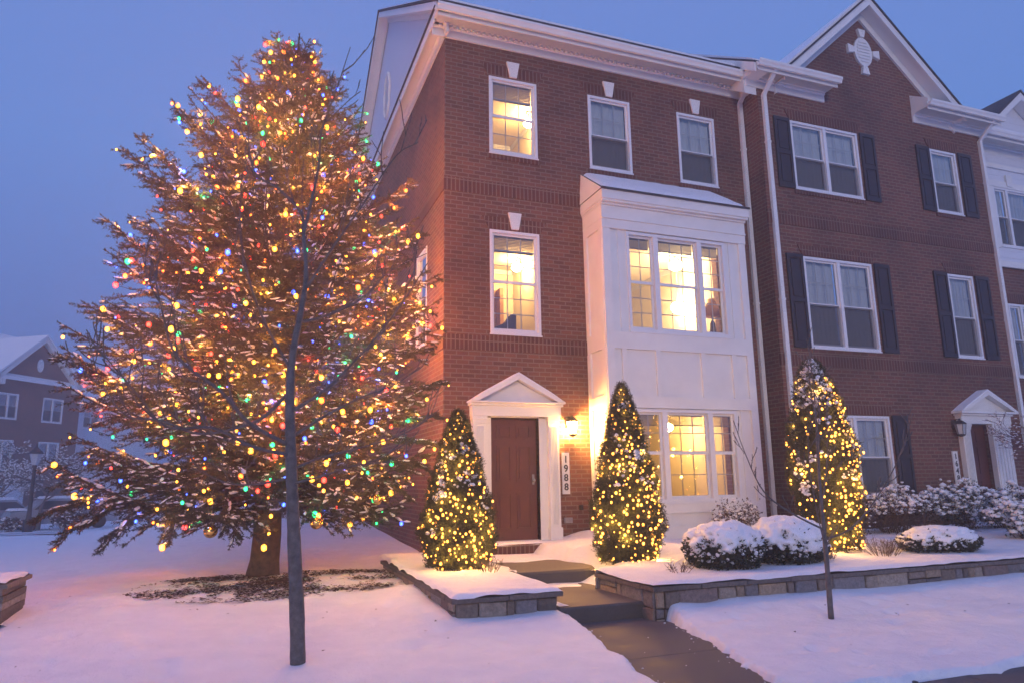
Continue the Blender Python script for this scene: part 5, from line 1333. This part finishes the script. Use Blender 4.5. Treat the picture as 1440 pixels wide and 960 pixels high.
def twig_shrub(x, y, z0, rx, ry, h_, label, seed, leaf, nst=26, nleaf=5000, nsnow=320, leafsize=.03, ssz=(.014, .034), stem='twig', cat='shrub', group='snow covered shrubs in the long planter', name='shrub', lo=.15):
    rg = np.random.default_rng(seed); e = empty(name, (x, y, z0), label, cat, group)
    S0, S1, SR = [], [], []; TP = []
    for k in range(nst):
        a = rg.uniform(0, 6.283); q = rg.random() ** .5; tip = np.array([x + math.cos(a) * rx * q, y + math.sin(a) * ry * q, z0 + h_ * rg.uniform(.6, 1.05) * (1 - .3 * q * q)])
        b0 = np.array([x + math.cos(a) * rx * q * .35, y + math.sin(a) * ry * q * .35, z0 - .05]); m1 = (b0 + tip) / 2 + rg.normal(0, .04, 3)
        S0 += [b0, m1]; S1 += [m1, tip]; SR += [.009, .006]; TP.append(tip)
        for j in range(9):
            t = rg.uniform(.25, 1); p = b0 + (tip - b0) * t; d = rg.normal(0, 1, 3); d[2] = abs(d[2]) * .9; d /= np.linalg.norm(d); l = rg.uniform(.10, .28) * min(1, h_ / .7); S0.append(p); S1.append(p + d * l); SR.append(.0035); TP.append(p + d * l)
    TP = np.array(TP); idx_ = rg.integers(0, len(TP), nleaf); C = TP[idx_] + rg.normal(0, .055, (nleaf, 3)) * np.array([1, 1, .8]); C[:, 2] = np.maximum(C[:, 2], z0 + .02)
    merge_mesh('foliage', leaf_tris(C, rg.normal(0, .5, (nleaf, 3)) + np.array([0, 0, .6]), leafsize, rg), sticks(np.array(S0), np.array(S1), np.array(SR), np.array(SR) * .6), [M[leaf], M[stem]], 0, 1, e)
    up = TP[TP[:, 2] > z0 + h_ * lo]; i2 = rg.integers(0, len(up), nsnow); C = up[i2] + rg.normal(0, .045, (nsnow, 3)) + np.array([0, 0, .02]); s = rg.uniform(*ssz, nsnow)
    V, F = blobs(C, np.stack([s * 1.35, s * 1.25, s * .8], 1), .3, rngx=rg); tag(np_mesh('snow', V, F, M['snow'], e, smooth=True), kind='stuff')
twig_shrub(11.0, 9.7, .42, .80, .5, .80, 'brown twiggy shrub with snow on top, under the right hand ground floor window', 41, 'leafbrown', 40, 6500, 420, lo=.55, ssz=(.018, .045))
twig_shrub(9.9, 9.9, .42, .55, .4, .62, 'dark brown bushy hedge plant just right of the snow capped lit spruce', 42, 'leafbrown', 30, 6500, 60, lo=.3)
twig_shrub(12.45, 9.7, .42, .75, .5, .86, 'tall snow flecked evergreen shrub under the right hand number plaque', 43, 'leafdark', 36, 6000, 520, lo=.35, ssz=(.02, .05))
twig_shrub(13.75, 9.5, .42, .95, .55, .80, 'broad dark evergreen shrub heaped with snow before the right hand door', 44, 'leafdark', 40, 7000, 650, lo=.3, ssz=(.022, .06))
twig_shrub(12.5, 8.4, .40, .8, .45, .62, 'snow laden evergreen shrub at the right edge, behind the planter wall', 45, 'leafdark', 34, 5500, 600, lo=.2, ssz=(.022, .055))
twig_shrub(7.45, 9.65, .42, .50, .35, .62, 'small pale brown shrub with frosted heads, between the boxwoods and the bay', 46, 'leafbrown', 26, 1800, 260, lo=.4, ssz=(.010, .022))
def tuft(x, y, z0, r, h_, label, seed, n=38):
    rg = np.random.default_rng(seed); a = rg.uniform(0, 6.283, n); q = rg.random(n) ** .5
    B0 = np.stack([x + np.cos(a) * q * r * .7, y + np.sin(a) * q * r * .7, np.full(n, z0 - .02)], 1); B1 = np.stack([x + np.cos(a) * q * r * 1.5, y + np.sin(a) * q * r * 1.2, z0 + h_ * rg.uniform(.5, 1.1, n)], 1)
    k = rg.integers(0, n, n * 2); t = rg.uniform(.4, .9, n * 2)[:, None]; p = B0[k] + (B1[k] - B0[k]) * t; q_ = p + rg.normal(0, .03, (n * 2, 3)) + np.array([0, 0, .025])
    V, F = sticks(np.concatenate([B0, p]), np.concatenate([B1, q_]), .0035, .002); o = np_mesh('dry_plant', V, F, M['straw'], None, (x, y, z0)); tag(o, label, 'dry plant', 'dry plant tufts poking through the snow')
tuft(2.88, 8.55, .40, .16, .17, 'dry stalks poking through the snow of the square planter left of the steps', 51, 30)
tuft(4.95, 7.55, .40, .14, .10, 'short dry stalks in the snow left of the round boxwoods', 52, 20)
tuft(7.35, 7.75, .40, .17, .20, 'dry reddish stalks at the foot of the snow capped lit spruce', 53, 46)
tuft(8.55, 7.85, .40, .24, .20, 'wide dry tuft left of the low mound shrub', 54, 70)
# purple twigs of a small tree at the right edge
def twig_tree(x, y, z0, label):
    rx = random.Random(77); e = empty('bare_tree', (x, y, z0), label, 'tree'); mb = MB(); mb.tube([(x, y, z0 - .1), (x + .05, y, z0 + .7), (x, y, z0 + 1.3)], [.06, .05, .035], 8); mb.build('trunk', M['twigpurple'], e)
    S0, S1, SR, SNW = [], [], [], []
    def grow(p, d, l, r, dep):
        q = p + d * l; S0.append(p); S1.append(q); SR.append(r)
        if dep > 1 and rx.random() < .7: SNW.append((p + q) / 2 + np.array([0, 0, .012]))
        if dep < 5:
            for k in range(rx.choice([2, 3, 3])):
                dd = d + np.array([rx.gauss(0, .5), rx.gauss(0, .5), rx.gauss(.06, .35)]); dd /= np.linalg.norm(dd); grow(q, dd, l * rx.uniform(.6, .88), r * .66, dep + 1)
    for a in range(6): grow(np.array([x, y, z0 + 1.15 + .05 * a]), np.array([math.cos(a * 1.05), math.sin(a * 1.05), .75]) / 1.25, .42, .016, 0)
    V, F = sticks(np.array(S0), np.array(S1), np.maximum(np.array(SR), .004), np.maximum(np.array(SR) * .7, .003)); np_mesh('branch_crown', V, F, M['twigpurple'], e)
    k = np.array(SNW); V, F = blobs(k, np.full((len(k), 3), .014) * np.array([1.6, 1.6, .8]), .3); tag(np_mesh('snow', V, F, M['snow'], e, smooth=True), kind='stuff')
twig_tree(14.9, 9.3, .42, 'purple twigged leafless tree at the right edge before the second front door')

# ------------------------------------------------------------------ left stone pier
e = empty('stone_pier', (-2.6, 8.9, .1), 'low stacked stone pier standing in the snow at the left edge', 'pier')
mb = MB(); zq = .12
for k in range(6):
    z0 = zq + k * .068; j = [random.uniform(-.012, .012) for _ in range(4)]; tn = random.choice(TINTS)
    for (a, b_) in ((-3.3, -2.72), (-2.712, -2.16 + j[0])):
        tn = random.choice(TINTS); mb.box(a, b_, 8.55 + j[1], 9.38 + j[2], z0, z0 + .062, 0, tuple((.5 * c_ + .5 * sum(tn) / 3) * .95 for c_ in tn))
mb.build('stone_courses', M['stone'], e)
mb = MB(); mb.box(-3.33, -2.12, 8.52, 9.41, zq + .41, zq + .45, 0, (.2, .17, .15)); mb.build('cap_stone', M['stone'], e)
patch('snow', e, -3.30, -2.15, 8.54, 9.39, lambda x, y: zq + .44 + .05 * edge_round(x, y, -3.32, -2.13, 8.52, 9.41, .08) + .008 * n3(x * 4, y * 4, 3), lambda x, y: 1, d=.035)
patch('snow', e, -2.2, -2.02, 8.6, 9.4, lambda x, y: gz(x, y) - .02 + .03 * (1 - (x + 2.16) / .15), lambda x, y: 1, d=.04)

# ------------------------------------------------------------------ across the street, in the haze
def bgz(x, y): return float(zbase(x, y)) + .05
# house turned towards the street
fa = Vector((math.sin(R(33)), math.cos(R(33)), 0)); fn_ = Vector((-fa.y, fa.x, 0))     # along the facade, into the house
FO = Vector((-15.2, 60.6, 0)); bz = -1.25; HS = 1.22
def bgf(u, v, w_): p = FO + fa * u * HS + fn_ * v * HS; return (p.x, p.y, bz + w_ * HS)
h4 = empty('townhouse', (FO.x, FO.y, bz), 'brick townhouse with a snowy front gable fading into the haze across the street', 'townhouse', 'townhouses in the haze')
WB = [(-1.9, -.6, 6.2, 7.7), (1.1, 2.6, 6.2, 7.7), (-1.9, -.6, 3.3, 5.0), (1.1, 2.6, 3.3, 5.0), (-5.2, -3.9, 6.2, 7.7), (-5.2, -3.9, 3.3, 5.0)]
mb = MB(bgf); holed(mb, -9, 3.9, -.5, 8.4, WB); mb.poly([(-2.2, 0, 8.4), (3.4, 0, 8.4), (.6, 0, 11.0)]); mb.quad((3.9, 0, -.5), (3.9, 9, -.5), (3.9, 9, 8.4), (3.9, 0, 8.4)); mb.build('brick_wall', M['brick'], h4)
for q in WB: window(h4, bgf, dbl(q[0], q[1]), q[2], q[3], False, (2, 0, 0), fw=.08)
mb = MB(bgf); mb.box(-9, -1.9, -.35, .02, 8.15, 8.45); mb.box(3.1, 4.1, -.35, .02, 8.15, 8.45)
for sg, xe in ((-1, -2.5), (1, 3.7)): mb.prism([(.6, -.3, 11.05), (.6, -.3, 11.35), (xe, -.3, 8.45), (xe, -.3, 8.15)], (0, .3, 0))
mb.prism([(.6 + .22 * math.cos(t), -.05, 9.6 + .4 * math.sin(t)) for t in np.linspace(0, 6.28, 17)[:-1]], (0, .045, 0))
mb.build('trim', M['white'], h4)
mb = MB(bgf)
for sg, xe in ((-1, -2.6), (1, 3.8)): mb.prism([(.6, -.35, 11.36), (.6, -.35, 11.5), (xe, -.35, 8.6), (xe, -.35, 8.46)], (0, 5, 0))
mb.prism([(-9.2, -.3, 8.46), (-9.2, 5, 12.), (-9.2, 5, 12.2), (-9.2, -.3, 8.66)], (13.3, 0, 0)); mb.build('roof_snow', M['snow'], h4)
mb = MB(bgf); mb.box(-1.6, .4, -.08, .0, .0, 2.4); mb.build('garage_door', M['siding'], h4)
mb = MB(bgf); mb.box(1.3, 2.2, -.06, 0, .1, 2.2); mb.build('door', M['shutter'], h4)
mb = MB(bgf); mb.box(-4.6, -2.6, -1.4, 0, 2.5, 2.85); mb.box(-4.5, -4.3, -1.35, -1.15, 0, 2.5); mb.box(-2.9, -2.7, -1.35, -1.15, 0, 2.5); mb.build('porch', M['white'], h4)
# neighbour beyond
FO2 = FO + fa * 4.1 * HS + fn_ * 1.0
def bgf2(u, v, w_): p = FO2 + fa * u * HS + fn_ * v * HS; return (p.x, p.y, bz - .1 + w_ * HS)
h5 = empty('townhouse', (FO2.x, FO2.y, bz), 'pale sided townhouse mostly hidden behind the lit spruce in the haze', 'townhouse', 'townhouses in the haze')
WB2 = [(1., 2.4, 3.3, 5.), (1., 2.4, 6.2, 7.7)]
mb = MB(bgf2); holed(mb, 0, 8, -.5, 8.2, WB2); mb.build('siding_wall', M['siding'], h5)
for q in WB2: window(h5, bgf2, dbl(q[0], q[1]), q[2], q[3], False, (2, 0, 0), fw=.08)
mb = MB(bgf2); mb.prism([(-.2, -.3, 8.2), (-.2, 5, 11.4), (-.2, 5, 11.6), (-.2, -.3, 8.4)], (8.4, 0, 0)); mb.build('roof_snow', M['snow'], h5)
# street lamp
lx, ly = -8.55, 36.3; lz = bgz(lx, ly)
e = empty('street_lamp', (lx, ly, lz), 'dark post top street lamp across the snowy lawn in the haze', 'street lamp')
mb = MB(); mb.lathe((lx, ly, lz - .05), [(.20, 0), (.20, .5), (.11, .62), (.085, .9), (.07, 2.75), (.10, 2.8), (.10, 2.86)], 12); mb.build('post', M['black'], e)
mb = MB(); mb.lathe((lx, ly, lz + 2.82), [(.12, 0), (.24, .48)], 6, smooth=False); mb.build('lamp_glass', M['streetlight_glass'], e)
mb = MB(); mb.lathe((lx, ly, lz + 3.305), [(.30, 0), (.22, .12), (.08, .26), (.03, .32), (.02, .42)], 10); mb.build('lamp_cap', M['black'], e)
# parked cars under snow
def car(x, y, rz, label):
    z = bgz(x, y); e = empty('parked_car', (x, y, z), label, 'car', 'snow covered parked cars')
    ca, sa = math.cos(rz), math.sin(rz)
    def fn(u, v, w_): return (x + ca * u - sa * v, y + sa * u + ca * v, z + w_)
    prof = [(-2.2, .30), (-2.25, .62), (-2.15, .86), (-1.5, .92), (-.95, 1.40), (.55, 1.42), (1.2, .95), (2.05, .84), (2.25, .60), (2.2, .30)]
    mb = MB(fn)
    lo = [(u, -.84, w_) for u, w_ in prof]; hi = [(u, .84, w_) for u, w_ in prof]
    inl = [(u, -.84 + (.16 if w_ > 1 else .03), w_) for u, w_ in prof]; inh = [(u, .84 - (.16 if w_ > 1 else .03), w_) for u, w_ in prof]
    n = len(prof); mb.add(inl + inh, [tuple(range(n)), tuple(range(n, 2 * n))[::-1]] + [(i, (i + 1) % n, n + (i + 1) % n, n + i) for i in range(n)]); mb.build('body', M['carpaint'], e)
    mb = MB(fn)
    for s in (-1, 1):
        yv = s * .835; yt = s * .70
        mb.quad((-1.30, yv, .96), (1.05, yv, .96), (.5, yt, 1.34), (-.92, yt, 1.33))
    mb.quad((1.235, -.7, .98), (1.235, .7, .98), (.66, .6, 1.38), (.66, -.6, 1.38)); mb.build('window', M['darkglass'], e)
    for u in (-1.4, 1.4):
        for s in (-1, 1):
            mb = MB(fn); n = 16; pts = [(u + .32 * math.cos(2 * math.pi * k / n), s * .70, .32 + .32 * math.sin(2 * math.pi * k / n)) for k in range(n)]; mb.prism(pts, (0, s * .16, 0)) if False else mb.add([p for p in pts] + [(p[0], s * .87, p[2]) for p in pts], [tuple(range(n)), tuple(range(n, 2 * n))[::-1]] + [(i, (i + 1) % n, n + (i + 1) % n, n + i) for i in range(n)]); mb.build('wheel', M['rubber'], e)
    mb = MB(fn)
    for (a, b_, c_, d) in ((-.98, .58, 1.43, .12), (1.1, 2.15, .93, .10), (-2.15, -1.5, .92, .10)):
        mb.add([(a, -.66, c_), (b_, -.66, c_ - (.1 if a > 1 else 0)), (b_, .66, c_ - (.1 if a > 1 else 0)), (a, .66, c_), (a + .1, -.55, c_ + d), (b_ - .1, -.55, c_ + d - (.1 if a > 1 else 0)), (b_ - .1, .55, c_ + d - (.1 if a > 1 else 0)), (a + .1, .55, c_ + d)], [(0, 1, 5, 4), (1, 2, 6, 5), (2, 3, 7, 6), (3, 0, 4, 7), (4, 5, 6, 7)])
    mb.build('snow', M['snow'], e)
car(-8.1, 40.0, R(25), 'snow covered car parked behind the street lamp, beside the lit spruce')
car(-11.4, 42.0, R(60), 'snow covered car parked at the left edge before the hazy porch')
twig_shrub(-7.2, 37.0, bgz(-7.2, 37.0), 1.0, .6, .75, 'dark shrub by the far kerb at the left edge of the lit spruce', 61, 'leafbrown', 24, 2600, 120, .08, (.03, .06), group='shrubs along the far kerb')
twig_shrub(-9.9, 37.8, bgz(-9.9, 37.8), .9, .5, .55, 'dark low hedge shrub at the left edge, left of the street lamp', 62, 'leafbrown', 24, 2600, 160, .08, (.03, .07), group='shrubs along the far kerb')
def far_tree(x, y, label, H, seed):
    z = bgz(x, y); rx = random.Random(seed); e = empty('bare_tree', (x, y, z), label, 'tree', 'bare street trees in the haze')
    mb = MB(); mb.tube([(x, y, z - .1), (x + .05, y, z + H * .25), (x + .35, y, z + H * .45)], [.10, .08, .06], 8); mb.build('trunk', M['barkgrey'], e)
    S0, S1, SR, Q = [], [], [], []
    def grow(p, d, l, r, dep):
        q = p + d * l; S0.append(p); S1.append(q); SR.append(r)
        if dep > 2: Q.append((p + q) / 2 + np.array([0, 0, .02]))
        if dep < 5:
            for k in range(3):
                dd = d + np.array([rx.gauss(0, .5), rx.gauss(0, .5), rx.gauss(.05, .3)]); dd /= np.linalg.norm(dd); grow(q, dd, l * rx.uniform(.62, .85), r * .62, dep + 1)
    for a in range(5): grow(np.array([x + .2, y, z + H * (.32 + .03 * a)]), np.array([math.cos(a * 1.3), math.sin(a * 1.3), .7]) / 1.22, H * .17, .045, 0)
    V, F = sticks(np.array(S0), np.array(S1), np.maximum(SR, .008), np.maximum(np.array(SR) * .7, .006)); np_mesh('branch_crown', V, F, M['barkgrey'], e)
    k = np.array(Q)[::2]; V, F = blobs(k, np.full((len(k), 3), .03) * np.array([1.5, 1.5, .8]), .3); tag(np_mesh('snow', V, F, M['snow'], e, smooth=True), kind='stuff')
far_tree(-8.7, 38.6, 'small bare snowy tree beside the street lamp in the haze', 4.2, 5)
far_tree(-12.2, 45., 'bare snowy tree before the hazy brick townhouse', 5.0, 6)

# ------------------------------------------------------------------ render settings
scene.view_settings.view_transform = 'Standard'; scene.view_settings.look = 'None'
scene.view_settings.exposure = 0.0; scene.view_settings.gamma = 1; scene.view_settings.use_curve_mapping = False
scene.render.engine = 'CYCLES'
c = scene.cycles
c.use_denoising = True
try: c.denoiser = 'OPENIMAGEDENOISE'; c.denoising_input_passes = 'RGB_ALBEDO_NORMAL'
except Exception: pass
c.use_light_tree = True; c.max_bounces = 5; c.diffuse_bounces = 2; c.glossy_bounces = 2; c.transmission_bounces = 2; c.transparent_max_bounces = 10; c.volume_bounces = 0
c.use_adaptive_sampling = True; c.adaptive_threshold = .04
c.sample_clamp_indirect = 4.0; c.caustics_reflective = False; c.caustics_refractive = False
